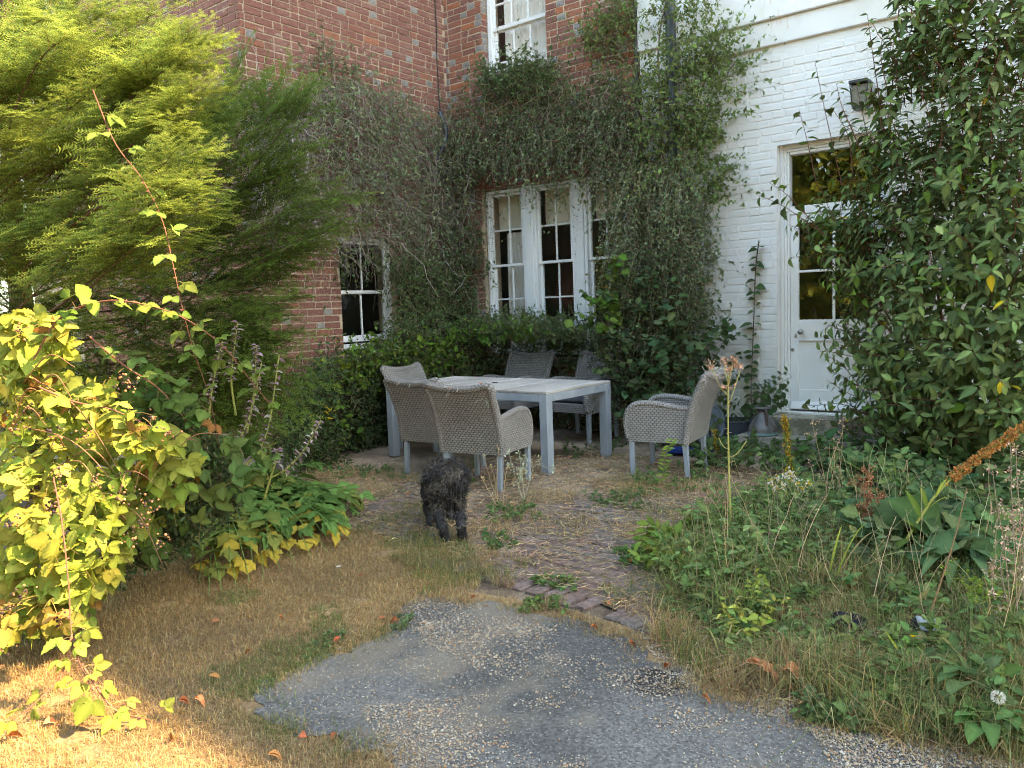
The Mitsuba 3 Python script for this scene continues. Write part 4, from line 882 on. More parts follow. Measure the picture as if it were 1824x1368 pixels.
# the low shrubs along the foot of the walls
def bank(key, zones, size, label, cat='shrub'):
    tw, lf = [], []
    for poly, n, off, L, head, per, lc, sz in zones:
        per = int(per * .62); sz = sz * 1.4
        q = sample(poly, n); p = wallpoint(q[:, 0], q[:, 1], rng.uniform(*off, n)); p[:, 2] = np.maximum(p[:, 2], .03)
        P = grow(p, np.asarray(head) + rng.normal(0, .45, (n, 3)), L * np.exp(rng.normal(0, .3, n)), 7, .3, .05, lambda P: np.concatenate([P[..., :2], np.maximum(P[..., 2:], .015)], -1))
        P = P[free(P.reshape(-1, 3)).reshape(P.shape[:2]).all(1)]; tw.append(tubes(P, .0013 * np.linspace(1, .4, 7)[None], vary(BROWN, len(P), .3, .06))); a, dd, i, u = along(P, per); a, dd = a[free(a)], dd[free(a)]; m = len(a)
        lf.append(scatter(tiny(.58), a, unit(dd * .4 + rand_dirs(m) + [0, 0, .1]), rand_dirs(m) * .7 + np.array([.4, -.4, .8]), sz * np.exp(rng.normal(0, .25, m)), vary(lc, m, .30, .12)))
    k = put3(key + '__twigs', join(*tw), 'matte'); tag(k, 'thin stems inside the bush', kind='stuff')
    k = put3(key + '__foliage', join(*lf), 'leafy'); tag(k, 'dense small leaves', kind='stuff'); tag(key, label, cat)
bank('foundation_shrub', [
    ([(690, 575), (850, 570), (1060, 590), (1100, 640), (1090, 740), (700, 760), (640, 690), (690, 600)], 2500, (.12, .85), .30, (.1, -.2, .5), 24, DARK, .024),
    ([(700, 470), (800, 480), (830, 560), (720, 600)], 500, (.1, .5), .34, (.1, -.1, .6), 24, DARK, .023),
    ([(850, 582), (1050, 582), (1050, 610), (860, 610)], 200, (.12, .4), .30, (.1, -.1, .9), 24, DARK, .022),
    ([(800, 590), (960, 585), (960, 670), (780, 660)], 260, (.5, .95), .22, (.1, -.2, .6), 12, (.10, .17, .030), .042),
    ([(850, 590), (1070, 590), (1080, 780), (850, 770)], 900, (.01, .16), .26, (.0, -.15, .8), 22, DARK, .024),
    ([(690, 690), (1100, 700), (1100, 770), (900, 780), (690, 790)], 900, (.15, .85), .25, (.1, -.2, .4), 20, (.06, .085, .04), .026)], .024, 'dark green small-leaved bank of shrub under both windows behind the table')
bank('wing_shrub', [
    ([(560, 660), (640, 640), (700, 640), (700, 800), (540, 830), (500, 800), (520, 730)], 1900, (.25, 1.05), .26, (.3, -.1, .4), 24, (.085, .125, .05), .028),
    ([(620, 640), (760, 610), (800, 650), (690, 700), (620, 690)], 420, (.35, .85), .22, (.3, -.1, .6), 12, (.13, .21, .035), .045),
    ([(520, 800), (700, 800), (690, 830), (520, 835)], 300, (.9, 1.25), .12, (.3, -.1, .5), 14, (.06, .09, .03), .022)], .025, 'bushy green shrub against the wing wall left of the table')
def broad(key, zones, label, cat, bsdf='leafy', most=0):
    G, tw = [], []
    for tmpl, poly, n, off, size, lc, stem, head in zones:
        q = sample(poly, n); p = wallpoint(q[:, 0], q[:, 1], rng.uniform(*off, n)); p[:, 2] = np.maximum(p[:, 2], .04)
        P = grow(p, np.asarray(head) + rng.normal(0, .4, (n, 3)), stem, 6, .25, .05); tw.append(tubes(P, .0022 * np.linspace(1, .5, 6)[None], vary((.12, .10, .05), n, .3, .06)))
        a, dd, i, u = along(P, 6); k_ = free(a); a, dd = a[k_], dd[k_]; m = len(a); G.append((tmpl, a, unit(dd * .3 + rand_dirs(m) * [1, 1, .5] + [.1, -.2, -.15]), rand_dirs(m) * .45 + np.array([.3, -.4, .9]), size * np.exp(rng.normal(0, .25, m)), vary(lc, m, .25, .12)))
    k = put3(key + '__stems', join(*tw), 'matte'); tag(k, 'thin stems', kind='stuff'); leaves(key, G, bsdf, most, 'more of its leaves'); tag(key, label, cat)
ROUND, HAZEL = leaf(.80, 4, .10, .18, .42, .9), leaf(.82, 6, .10, .15, .55, .8, .12)
broad('yellowing_vine', [(ROUND, [(575, 650), (610, 640), (625, 700), (600, 760), (560, 740)], 26, (.35, .8), .062, (.22, .30, .03), .3, (.1, 0, .9)), (ROUND, [(560, 720), (630, 700), (650, 790), (570, 800)], 40, (.5, 1.0), .055, (.13, .20, .035), .25, (.2, 0, .5)),
    (ROUND, [(575, 720), (600, 720), (610, 790), (585, 790)], 3, (.9, 1.0), .062, (.62, .52, .05), .1, (.2, 0, .3))], 'yellow-green vine with a few bright yellow leaves at the foot of the wing wall', 'vine', most=60)
broad('broadleaf_climber', [(HAZEL, [(1080, 490), (1200, 480), (1235, 560), (1230, 690), (1120, 720), (1085, 690), (1075, 600)], 60, (.45, .95), .075, (.085, .125, .055), .42, (.1, -.2, .6)), (HAZEL, [(1110, 610), (1240, 600), (1250, 760), (1130, 780)], 70, (.5, .95), .075, (.075, .115, .05), .35, (.2, -.2, .3)),
    (HAZEL, [(1050, 560), (1110, 480), (1130, 520), (1080, 620)], 22, (.5, .9), .085, (.11, .18, .035), .3, (.0, -.2, .6)), (HAZEL, [(1235, 560), (1270, 570), (1275, 660), (1240, 680)], 22, (.3, .7), .07, (.06, .09, .035), .35, (.6, -.1, .3))], 'broad toothed leaves climbing over the half hidden armchair beside the drainpipe', 'climber', most=150)
# the thin vine trained up the white wall
mb, G = MB(), []
def vine(path, n, size, r=.006, off=.06, flat=.4):
    path = np.array(path, float); Q = spline(ONY(path[:, 0], path[:, 1], YB - off), 40); mb.tube(Q, np.linspace(r, r * .5, 40), (.085, .055, .035), 5)
    i = np.linspace(2, 38, n).astype(int); p = Q[i] + rng.normal(0, .006, (n, 3)); sg = np.where(np.arange(n) % 2, 1., -1.)[:, None]; t = unit(np.gradient(Q, axis=0))[i]
    s = unit(np.cross(t, [0, 1., 0])); x = s * sg + np.array([0, -.35, .05]) + rng.normal(0, .2, (n, 3)); G.append((ROUND, p, x, np.array([0, -.5, .9]) + rng.normal(0, .25, (n, 3)), size * np.exp(rng.normal(0, .2, n)), vary((.085, .12, .05), n, .2, .1)))
vine([(1352, 428), (1346, 480), (1343, 560), (1340, 640), (1338, 700), (1342, 755)], 44, .085, .007)
vine([(1340, 690), (1370, 680), (1405, 660)], 14, .05, .004, .1); vine([(1340, 715), (1375, 690), (1410, 672), (1412, 640)][:3], 12, .045, .004, .12); vine([(1340, 675), (1310, 672), (1290, 690)], 10, .06, .004, .12)
vine([(1340, 742), (1380, 720), (1400, 708)], 18, .075, .004, .2); vine([(1340, 730), (1300, 715), (1270, 690)], 16, .075, .004, .2); vine([(1338, 745), (1300, 745), (1275, 735)], 14, .075, .004, .25); vine([(1345, 700), (1385, 700), (1400, 690)], 10, .07, .004, .15)
vine([(1238, 660), (1270, 640), (1292, 600), (1300, 580)], 12, .085, .005, .25); vine([(1345, 745), (1360, 700), (1375, 690)], 9, .07, .004, .2)
mb.put('wall_vine__stem', 'matte', smooth=True); leaves('wall_vine', G, 'leafy', 170, 'further leaves'); tag('wall_vine', 'slim vine with round dark leaves growing straight up the white wall beside the door', 'vine')

# ---------------------------------------------------------------- the broad-leaved shrub on the right
OVAL = leaf(.46, 5, .13, .30, .42, 1.1)
body = [(1580, 170), (1570, 240), (1585, 300), (1525, 350), (1465, 405), (1475, 470), (1535, 520), (1535, 600), (1540, 660), (1515, 730), (1570, 765), (1610, 760), (1660, 775), (1720, 790), (1850, 790), (1850, -60), (1660, -60), (1610, 20), (1580, 100)]
q = sample(body, 900); q = q[(q[:, 1] > 260) | (rng.random(900) < .55)]; n = len(q); edge = np.clip((q[:, 0] - 1430) / 300, 0, 1); Yf = 7.55 - .95 * edge + rng.uniform(0, 1, n) ** 1.6 * 1.0; Yf = np.minimum(Yf, 7.98); p = ONY(q[:, 0], q[:, 1], Yf)
cen = np.array([-1.25, 7.6, 1.2]); head = unit(p - cen) * .7 + np.array([0, -.15, .75]) + rng.normal(0, .3, (n, 3)); P = grow(p, head, rng.uniform(.28, .5, n), 9, .12, .04)
sprig = [((1500, 330), (1470, 200), (1452, 112), 7.3), ((1455, 330), (1440, 260), (1424, 197), 7.3), ((1470, 420), (1400, 370), (1345, 345), 7.2), ((1470, 420), (1405, 350), (1370, 325), 7.2), ((1570, 200), (1555, 100), (1545, 25), 7.2), ((1610, 160), (1602, 80), (1600, 20), 7.2), ((1530, 260), (1500, 190), (1490, 150), 7.2), ((1590, 200), (1570, 110), (1572, 60), 7.1), ((1540, 700), (1500, 650), (1465, 630), 7.3), ((1560, 640), (1520, 600), (1490, 545), 7.3), ((1520, 320), (1510, 240), (1480, 190), 7.3), ((1560, 300), (1540, 220), (1525, 145), 7.4), ((1590, 260), (1560, 195), (1550, 140), 7.3), ((1570, 330), (1535, 270), (1512, 215), 7.3), ((1650, 120), (1640, 40), (1635, -20), 6.9)]
S = np.array([spline(ONY(np.array([a[0], b[0], c[0]]), np.array([a[1], b[1], c[1]]), y), 9) for a, b, c, y in sprig]); P = np.concatenate([P, S]); n = len(P)
red = vary((.13, .050, .035), n, .2, .05); put3('broadleaf_shrub__shoots', tubes(P, .0042 * np.linspace(1, .45, 9)[None], red, 4), 'matte'); tag('broadleaf_shrub__shoots', 'dark red upright shoots', kind='stuff')
per = 13; u = np.linspace(.06, .99, per)[None] * (np.ones((n, 1)) * 8); i = np.minimum(u.astype(int), 7); w = (u - i)[..., None]; rr = np.arange(n)[:, None]; pos = (P[rr, i] * (1 - w) + P[rr, i + 1] * w).reshape(-1, 3); t = unit(P[rr, i + 1] - P[rr, i]).reshape(-1, 3); m = len(pos)
ang = (np.tile(np.arange(per), n) // 2 * 1.57 + np.tile(np.arange(per), n) % 2 * math.pi) + rng.normal(0, .35, m) + np.repeat(rng.uniform(0, 6, n), per); a = unit(np.cross(t, [.3, .2, .9])); b = np.cross(t, a)
x = np.cos(ang)[:, None] * a + np.sin(ang)[:, None] * b + t * .25 + np.array([0, 0, -.22]) + rng.normal(0, .12, (m, 3)); up = t + np.array([0, -.1, .5]) + rng.normal(0, .2, (m, 3)); ush = np.tile(np.linspace(0, 1, per), n)
size = .108 * np.exp(rng.normal(0, .18, m)) * (1.1 - .35 * ush); col = vary((.108, .148, .056), m, .22, .08) * (1 + .5 * np.clip(ush - .8, 0, 1)[:, None] * 5 * np.array([1.1, 1, .6])); g = rng.random(m) < .05; col[g] = vary((.12, .17, .03), g.sum(), .2, .08)
wt = np.repeat(rng.random(n) < .03, per); col[wt] = vary((.13, .21, .035), wt.sum(), .2, .05); yl = rng.random(m) < .002; col[yl] = (.55, .42, .03)
leaves('broadleaf_shrub', [(OVAL, pos + unit(x) * .008, x, up, size, col)], 'glossy_leaf', 300, 'the rest of its pointed oval leaves')
base = np.array([-1.42, 7.70, 0.0])
for k in range(9):
    b0 = base + np.array([rng.uniform(-.28, .28), rng.uniform(-.2, .2), -.03]); tip = P[rng.integers(0, 700), 0]; MB().tube(spline([b0, b0 + [rng.normal(0, .05), rng.normal(0, .05), .5], (b0 + tip) / 2 + [0, 0, .3], tip], 16), np.linspace(.024, .007, 16), vary((.14, .10, .07), 1, .2)[0], 6).put('broadleaf_shrub__stem', 'matte', smooth=True)
tag('broadleaf_shrub', 'tall dark green shrub with pointed oval leaves and red shoots before the white door', 'shrub')
# ---------------------------------------------------------------- the bramble bush on the left
BRAM = leaf(.70, 11, .10, .20, .40, .85, .05, .018)
def cane(mb, path, r=.005, col=(.20, .085, .06), n=40):
    path = np.array(path, float); Q = spline(AT(path[:, 0], path[:, 1], path[:, 2]), n); mb.tube(Q, np.linspace(r, r * .45, n), col, 6); return Q
def leafsets(Q, k, size, col, n3=3, stalk=.05, drop=-.25):
    """Bramble leaves of three or five leaflets on stalks along a cane."""
    n = len(Q); i = np.linspace(2, n - 2, k).astype(int); t = unit(np.gradient(Q, axis=0))[i]; out = []; st = []
    side = unit(np.cross(t, [0, 0, 1.])) * np.where(np.arange(k) % 2, 1, -1)[:, None]
    d = unit(side * .8 + t * .3 + np.array([.25, -.35, .15]) + rng.normal(0, .25, (k, 3))); e = Q[i] + d * stalk * rng.uniform(.6, 1.3, (k, 1)); st.append(np.stack([Q[i], e], 1))
    nn = np.array([.25, -.35, .9]) + rng.normal(0, .3, (k, 3)); y = unit(np.cross(nn, d)); s = size * np.exp(rng.normal(0, .18, k)); c = vary(col, k, .15, .08)
    for a, sc in ((0, 1.0), (1.15, .8), (-1.15, .8))[:n3]:
        x = d * math.cos(a) + y * math.sin(a) + np.array([0, 0, drop]); out.append((BRAM, e, x, nn + rng.normal(0, .12, (k, 3)), s * sc, c))
    return out, np.concatenate(st)
mbC, G, ST = MB(), [], []
C1 = cane(mbC, [(165, 160, 4.05), (205, 255, 4.0), (250, 315, 3.95), (288, 390, 3.95), (310, 480, 3.95), (325, 550, 3.95), (345, 625, 4.0), (375, 715, 4.1), (390, 800, 4.3)], 0.0036, (.17, .075, .05))
C2 = cane(mbC, [(60, 640, 3.9), (105, 568, 3.85), (180, 537, 3.8), (255, 542, 3.8), (330, 568, 3.85), (395, 615, 3.95), (440, 670, 4.1), (485, 725, 4.2)], .0045, (.17, .08, .055))
C3 = cane(mbC, [(160, 600, 4.0), (220, 650, 3.95), (280, 690, 4.0), (320, 735, 4.1), (350, 780, 4.2)], .005); C4 = cane(mbC, [(70, 690, 3.7), (130, 715, 3.7), (200, 730, 3.75), (280, 765, 3.85), (350, 785, 4.0)], .005)
C5 = cane(mbC, [(95, 850, 3.4), (110, 930, 3.3), (122, 1040, 3.2), (128, 1130, 3.15), (150, 1200, 3.05), (190, 1265, 2.95)], .0036, (.16, .07, .05)); C6 = cane(mbC, [(128, 1130, 3.15), (110, 1200, 3.05), (65, 1250, 2.95), (20, 1285, 2.9)], .004); C7 = cane(mbC, [(150, 1190, 3.05), (200, 1260, 3.0), (255, 1280, 2.98), (300, 1290, 2.95)], .004)
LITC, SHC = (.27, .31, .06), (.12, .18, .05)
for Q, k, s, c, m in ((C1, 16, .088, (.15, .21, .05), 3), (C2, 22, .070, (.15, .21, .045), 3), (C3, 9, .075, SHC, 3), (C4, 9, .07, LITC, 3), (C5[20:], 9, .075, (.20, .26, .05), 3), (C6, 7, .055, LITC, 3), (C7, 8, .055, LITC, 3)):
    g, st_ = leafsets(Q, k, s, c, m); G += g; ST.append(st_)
def mass(poly, n, d0, d1, size, col, five=.3):
    q = sample(poly, n); dd = d0(q) + rng.uniform(0, 1, n) ** 1.7 * d1; p = AT(q[:, 0], q[:, 1], dd); p = p[p[:, 2] > .04]; n = len(p)
    d = unit(rng.normal(0, .6, (n, 3)) + np.array([.35, -.4, .05])); nn = np.array([.25, -.45, .8]) + rng.normal(0, .38, (n, 3)); y = unit(np.cross(nn, d)); s = size * np.exp(rng.normal(0, .22, n)); c = vary(col, n, .2, .1)
    old = rng.random(n) < .03; c[old] = vary((.30, .17, .05), old.sum(), .25, .1)
    for a, sc in ((0, 1.0), (1.2, .82), (-1.2, .82)):
        G.append((BRAM, p, d * math.cos(a) + y * math.sin(a) + np.array([0, 0, -.22]), nn + rng.normal(0, .15, (n, 3)), s * sc, c))
    ST.append(np.stack([p - d * .09 + [0, 0, -.03], p], 1)); return p
front = lambda q: 3.95 - .55 * np.clip((q[:, 1] - 600) / 550, 0, 1) - .15 * np.sin(q[:, 0] / 60) * np.cos(q[:, 1] / 75)
litp = [(0, 545), (60, 548), (125, 575), (140, 640), (60, 670), (0, 655)]
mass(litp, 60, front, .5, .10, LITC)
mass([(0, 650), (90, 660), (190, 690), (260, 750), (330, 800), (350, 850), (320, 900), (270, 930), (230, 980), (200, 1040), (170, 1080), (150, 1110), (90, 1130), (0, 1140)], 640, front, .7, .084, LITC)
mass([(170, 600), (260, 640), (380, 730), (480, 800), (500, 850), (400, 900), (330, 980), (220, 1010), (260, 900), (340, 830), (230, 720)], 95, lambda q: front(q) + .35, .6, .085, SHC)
mass([(-60, 1060), (120, 1080), (110, 1125), (-60, 1150)], 30, lambda q: 3.25 + q[:, 0] * 0, .4, .075, (.20, .17, .04))
for k in range(26):
    a = sample([(0, 620), (200, 690), (330, 800), (250, 960), (60, 1100), (0, 1100)], 1)[0]; b = a + rng.normal(0, 1, 2) * [90, 70] + [60, 40]; c_ = (a + b) / 2 + [0, -35]; cane(mbC, [(a[0], a[1], 3.95), (c_[0], c_[1], 3.7), (b[0], b[1], 3.75)], .0035, (.22, .12, .07), 14)
k = mbC.put('bramble_bush__canes', 'matte', smooth=True); tag(k, 'thorny red-brown canes', kind='stuff')
th = MB()
for Q in (C1, C2, C5):
    for j in range(60):
        i = rng.integers(1, 38); p = Q[i] * (1 - .5) + Q[i + 1] * .5; o = unit(np.cross(Q[i + 1] - Q[i], rng.normal(size=3))); t = unit(Q[i + 1] - Q[i]); th.add([p - t * .004 + o * .004, p + t * .003 + o * .004, p + o * .014 - t * .004], [[0, 1, 2]], (.25, .10, .08))
k = th.put('bramble_bush__thorns', 'matte'); tag(k, 'small hooked thorns', kind='stuff')
st_ = np.concatenate(ST); k = put3('bramble_bush__stalks', tubes(np.stack([st_[:, 0], st_.mean(1) + [0, 0, .006], st_[:, 1]], 1), .0016, (.17, .13, .05)), 'matte'); tag(k, 'thin leaf stalks', kind='stuff')
leaves('bramble_bush', G, 'leafy', 300, 'the rest of its toothed leaflets')
mb = MB(); bs = trimesh.creation.icosphere(1, .0045)
for cx_, cy_ in [(40, 590), (215, 675), (235, 685), (60, 730), (95, 775), (265, 745), (105, 850), (170, 860), (215, 880), (250, 890), (270, 905), (255, 930), (290, 965), (25, 930), (40, 1050), (20, 1080), (10, 1150), (110, 1100), (150, 775), (90, 900), (30, 760), (300, 770), (235, 960)]:
    c0 = AT(cx_, cy_, 3.3 + .5 * np.clip((1000 - cy_) / 400, 0, 1)); 
    for k in range(15):
        o = rng.normal(0, 1, 3) * [.018, .018, .020]; v = np.array(bs.vertices) * rng.uniform(.7, 1.5) + c0 + o; mb.add(v, bs.faces, vary((.035, .022, .028) if rng.random() < .45 else (.20, .10, .055), 1, .3, .1)[0])
k = mb.put('bramble_bush__berries', 'matte', smooth=True); tag(k, 'withered brown and black berry clusters', kind='stuff')
tag('bramble_bush', 'bramble bush at the lower left, its toothed leaves glowing yellow-green in the sun', 'bramble')
# small-leaved bush and acanthus beside it
SMALL = leaf(.40, 3, .08, .1, .5, .9)
q = sample([(230, 720), (330, 740), (420, 830), (430, 930), (360, 960), (300, 1000), (220, 1040), (160, 1030), (250, 930), (300, 850)], 620); p = AT(q[:, 0], q[:, 1], 4.25 + rng.uniform(0, .5, 620)); p[:, 2] = np.maximum(p[:, 2], .03)
P = grow(p, np.array([.15, -.2, .6]) + rng.normal(0, .4, (620, 3)), .16, 6, .2, .0); k = put3('evergreen_bush__twigs', tubes(P, .0016, (.12, .09, .05)), 'matte'); tag(k, 'thin twigs', kind='stuff')
a, dd, i, u = along(P, 12); k = put3('evergreen_bush__foliage', scatter(SMALL, a, unit(dd * .5 + rand_dirs(len(a))), rand_dirs(len(a)) * .6 + [.3, -.4, .8], .034 * np.exp(rng.normal(0, .2, len(a))), vary((.07, .10, .045), len(a), .28, .1)), 'leafy'); tag(k, 'small narrow leaves', kind='stuff')
tag('evergreen_bush', 'low dark bush of narrow leaves between the bramble and the acanthus', 'bush')
def strap(base, mid, tip, width, lobes=0, col=(.05, .1, .03), tipcol=None, n=None, fold=.25, up=(0, 0, 1), cut=.62, wav=.0):
    """A large leaf along a bent midrib; with lobes it is deeply cut."""
    n = n or (4 * lobes + 3 if lobes else 9); t = np.linspace(0, 1, n)[:, None]; B, M, E = (np.asarray(x, float) for x in (base, mid, tip)); Q = (1 - t) ** 2 * B + 2 * t * (1 - t) * M + t * t * E
    d = unit(np.gradient(Q, axis=0)); s = unit(np.cross(d, up)); nn = np.cross(s, d); tt = t[:, 0]; w = width / 2 * np.sin(np.clip(tt * .93 + .07, 0, 1) * np.pi) ** .7
    if lobes: ph = tt * lobes * 1.0; w = w * (1 - cut * (0.5 + .5 * np.cos(2 * np.pi * ph)) ) + .004; shift = .10 * width * np.sin(2 * np.pi * ph)[:, None] * d
    else: shift = 0 * d
    rz = rng.normal(0, wav, (n, 1)); w = w[:, None] * np.exp(rng.normal(0, .1, (n, 1)) if lobes else 0)
    V = np.stack([Q + s * w + nn * w * fold + shift + nn * rz, Q, Q - s * w + nn * w * fold + shift - nn * rz * .5], 1); i = np.arange(n - 1)[:, None] * 3
    F = np.concatenate([i + [0, 1, 4], i + [0, 4, 3], i + [1, 2, 5], i + [1, 5, 4]]); c = np.array(col)[None] * np.ones((n, 1))
    if tipcol is not None: c = c + (np.array(tipcol) - c) * np.clip(t * 1.6 - .45, 0, 1)
    c3 = np.repeat(c, 3, 0).reshape(n, 3, 3).copy(); c3[:, 1] *= 1.35; return V.reshape(-1, 3), F, c3.reshape(-1, 3)
tips = [(355, 1040), (372, 1062), (395, 1050), (420, 1045), (445, 1038), (470, 1030), (500, 1015), (525, 1005), (555, 992), (585, 985), (610, 975), (628, 965), (640, 915), (650, 905), (625, 940), (560, 960), (500, 985), (450, 1000), (410, 1010), (600, 935), (540, 930), (480, 950), (430, 975), (585, 905), (530, 895), (470, 915), (560, 880), (505, 870), (450, 890), (400, 960), (360, 985), (340, 955), (330, 1000), (520, 960), (575, 950), (610, 955), (490, 900), (440, 930)]
tips += [(a_ + rng.normal(0, 22), b_ - abs(rng.normal(0, 26)) - 4) for a_, b_ in tips[12:]]
LOBE = leaf(.60, 6, .14, .22, .45, 1.0, .20)
def lobed(B, M, E, W, n, g, y):
    t = np.linspace(0, 1, 14)[:, None]; Q = (1 - t) ** 2 * B + 2 * t * (1 - t) * M + t * t * E; d = unit(np.gradient(Q, axis=0)); up = unit(np.array([0, 0, 1.]) + rng.normal(0, .35, 3)); s = unit(np.cross(d, up)); nn = np.cross(s, d)
    P_, X_, N_, S_, C_ = [], [], [], [], []
    for j in range(n):
        a = .16 + .76 * j / (n - 1); i = int(a * 13); w = W * math.sin(math.pi * min(.95, .12 + .80 * a)) ** .8
        for sg in (-1, 1): P_.append(Q[i] + rng.normal(0, .004, 3)); X_.append(d[i] * (.55 + .5 * a) + s[i] * sg + nn[i] * rng.normal(.05, .2)); N_.append(nn[i] + rng.normal(0, .22, 3)); S_.append(w * rng.uniform(.8, 1.15)); C_.append(a)
    P_.append(Q[-3]); X_.append(d[-1]); N_.append(nn[-1]); S_.append(W * .75); C_.append(1.0); C_ = np.array(C_)[:, None]; k = np.clip(C_ * 1.5 - .5 + rng.normal(0, .12, C_.shape), 0, 1)
    rib = MB().tube(Q, np.linspace(.006, .002, 14), np.minimum(np.array(g) * 2.2 + .03, .5), 4).arrays()
    return join(scatter(LOBE, np.array(P_), np.array(X_), np.array(N_), np.array(S_), (g * (1 - k) + np.array(y) * k) * np.exp(rng.normal(0, .1, C_.shape))), rib)
for k, (tx, ty) in enumerate(tips):
    E = ONZ(tx, ty, .025 + .012 * rng.random() + (.09 if k > 14 else 0)); bx, by = 430 + (tx - 480) * .5 + rng.normal(0, 22), 872 + rng.uniform(-30, 50); B = ONZ(bx, by, .10); L = np.linalg.norm(E - B); M = (B + E) / 2 + [0, 0, .10 + .12 * rng.random()]; yel = k < 12 and rng.random() < .6
    g = np.array([.085, .15, .04]) * rng.uniform(.75, 1.35); put3('acanthus__leaf', lobed(B, M, E, min(.17, .20 * L + .06), 6, g, (.46, .34, .05) if yel else ((.22, .24, .06) if rng.random() < .35 else g * 1.2)), 'glossy_leaf', True)
for k, pts in enumerate([[(372, 790, 4.9), (374, 720, 4.9), (385, 655, 4.9), (396, 608, 4.9)], [(420, 740, 5.2), (412, 680, 5.2), (416, 630, 5.2), (423, 575, 5.2)], [(395, 830, 4.9), (425, 785, 4.95), (448, 730, 5.0), (466, 645, 5.05)], [(412, 850, 4.9), (450, 815, 4.95), (478, 760, 5.0), (497, 632, 5.05)], [(430, 870, 4.75), (500, 842, 4.75), (542, 800, 4.8), (572, 748, 4.8)], [(470, 890, 4.7), (482, 850, 4.7), (493, 815, 4.7), (495, 800, 4.7)], [(440, 770, 5.3), (452, 700, 5.3), (455, 650, 5.3), (456, 615, 5.3)]]):
    pts = np.array(pts, float); Q = spline(AT(pts[:, 0], pts[:, 1], pts[:, 2]), 40); MB().tube(Q, np.linspace(.008, .004, 40), (.20, .21, .05), 6).put('acanthus__flower_stalk', 'matte', smooth=True)
    nb = 46 if k != 5 else 16; i = np.linspace(13 if k != 5 else 20, 39, nb).astype(int); t = unit(np.gradient(Q, axis=0))[i]; an = np.arange(nb) * 2.4; a = unit(np.cross(t, [.3, .9, .1])); b = np.cross(t, a); o = np.cos(an)[:, None] * a + np.sin(an)[:, None] * b
    hood = scatter(leaf(.55, 4, .35, .25, .5, .8), Q[i], o + t * .35, t - o * .3, .038 * np.exp(rng.normal(0, .15, nb)), np.where((rng.random(nb) < .75)[:, None], vary((.36, .255, .29), nb, .2, .05), vary((.5, .46, .44), nb, .1, .03)))
    br = scatter(leaf(.42, 3, .1, .1, .5, 1.2), Q[i] - t * .012, o + t * .5, t, .034, vary((.13, .16, .05), nb, .2, .08)); k_ = put3('acanthus__flower_spike', join(hood, br), 'leafy', True); tag(k_, 'pale mauve hooded flowers up the spike', kind='stuff')
tag('acanthus', 'acanthus with mauve flower spikes, its glossy lobed leaves sprawled and yellowing at the lawn edge', 'acanthus plant')

# ---------------------------------------------------------------- ground: lawn, asphalt, brick paving, earth
def G2(poly): return [tuple(ONZ(*p)[:2]) for p in np.array(poly, float)]
import shapely
from shapely.geometry import Polygon, Point
def sheet(key, poly, z, bsdf, cell=None):
    pg = Polygon(poly).buffer(0); v, f = trimesh.creation.triangulate_polygon(pg, engine='earcut'); put(key, (np.c_[v, np.full(len(v), z)], f), bsdf)
GX = 60.0
gx = np.unique(np.r_[np.linspace(-GX, GX, 25), np.linspace(-8, 3, 111)]); gy = np.unique(np.r_[np.linspace(-GX, GX, 25), np.linspace(-.5, 9, 96)]); X, Y = np.meshgrid(gx, gy, indexing='ij')
near = (np.abs(X + 2.5) < 5) & (Y > -.4) & (Y < 8.2); Zg = -.014 + near * (meshkit.fbm(np.stack([X * 3, Y * 3, X * 0], -1), 3) - .5) * .012; nx_, ny_ = X.shape; i, j = np.meshgrid(np.arange(nx_ - 1), np.arange(ny_ - 1), indexing='ij')
q = np.stack([i * ny_ + j, (i + 1) * ny_ + j, (i + 1) * ny_ + j + 1, i * ny_ + j + 1], -1).reshape(-1, 4); put('ground', (np.stack([X, Y, Zg], -1).reshape(-1, 3), q), 'soil', True)
tag('ground', 'bare dry brown earth of the courtyard', kind='structure')
asp = G2([(440, 1240), (500, 1205), (565, 1178), (640, 1152), (690, 1128), (708, 1085), (745, 1062), (800, 1066), (900, 1082), (1000, 1102), (1080, 1128), (1140, 1152), (1200, 1190), (1290, 1245), (1400, 1262), (1480, 1292), (1640, 1338), (1824, 1372)]) + [(1.5, 3.3), (2.5, -4), (-1.2, -4), (-1.5, 1.2)] + G2([(770, 1460), (700, 1372), (640, 1335), (560, 1312), (475, 1290)])
lawn_px = [(-40, 1080), (200, 980), (330, 920), (420, 905), (520, 905), (620, 940), (700, 960), (790, 975), (880, 1005), (800, 1050), (740, 1062), (708, 1085), (690, 1128), (560, 1180), (440, 1240), (475, 1290), (560, 1312), (640, 1335), (700, 1372), (770, 1460)]
lawn = G2(lawn_px) + [(-1.5, 1.2), (-1.2, -4), (-14, -4), (-14, 1.4), (-6, 1.4)]
sheet('lawn', list(Polygon(lawn).buffer(0).union(Polygon(asp).buffer(.12)).exterior.coords)[:-1], .002, 'thatch'); tag('lawn', 'parched straw-coloured lawn left of the asphalt', kind='structure')
def ragged(poly, amp):
    pg_ = Polygon(poly).buffer(0).segmentize(.03); c_ = np.array(pg_.exterior.coords)[:-1]; return [tuple(q_) for q_ in c_ + (np.stack([meshkit.fbm(np.c_[c_ * 9, np.zeros(len(c_))], 3, s_) for s_ in (1, 2)], 1) - .5) * amp]
asp = ragged(asp, .16)
sheet('asphalt_drive', asp, .007, 'asphalt'); tag('asphalt_drive', 'worn dark asphalt patch with loose gravel on it', kind='structure')
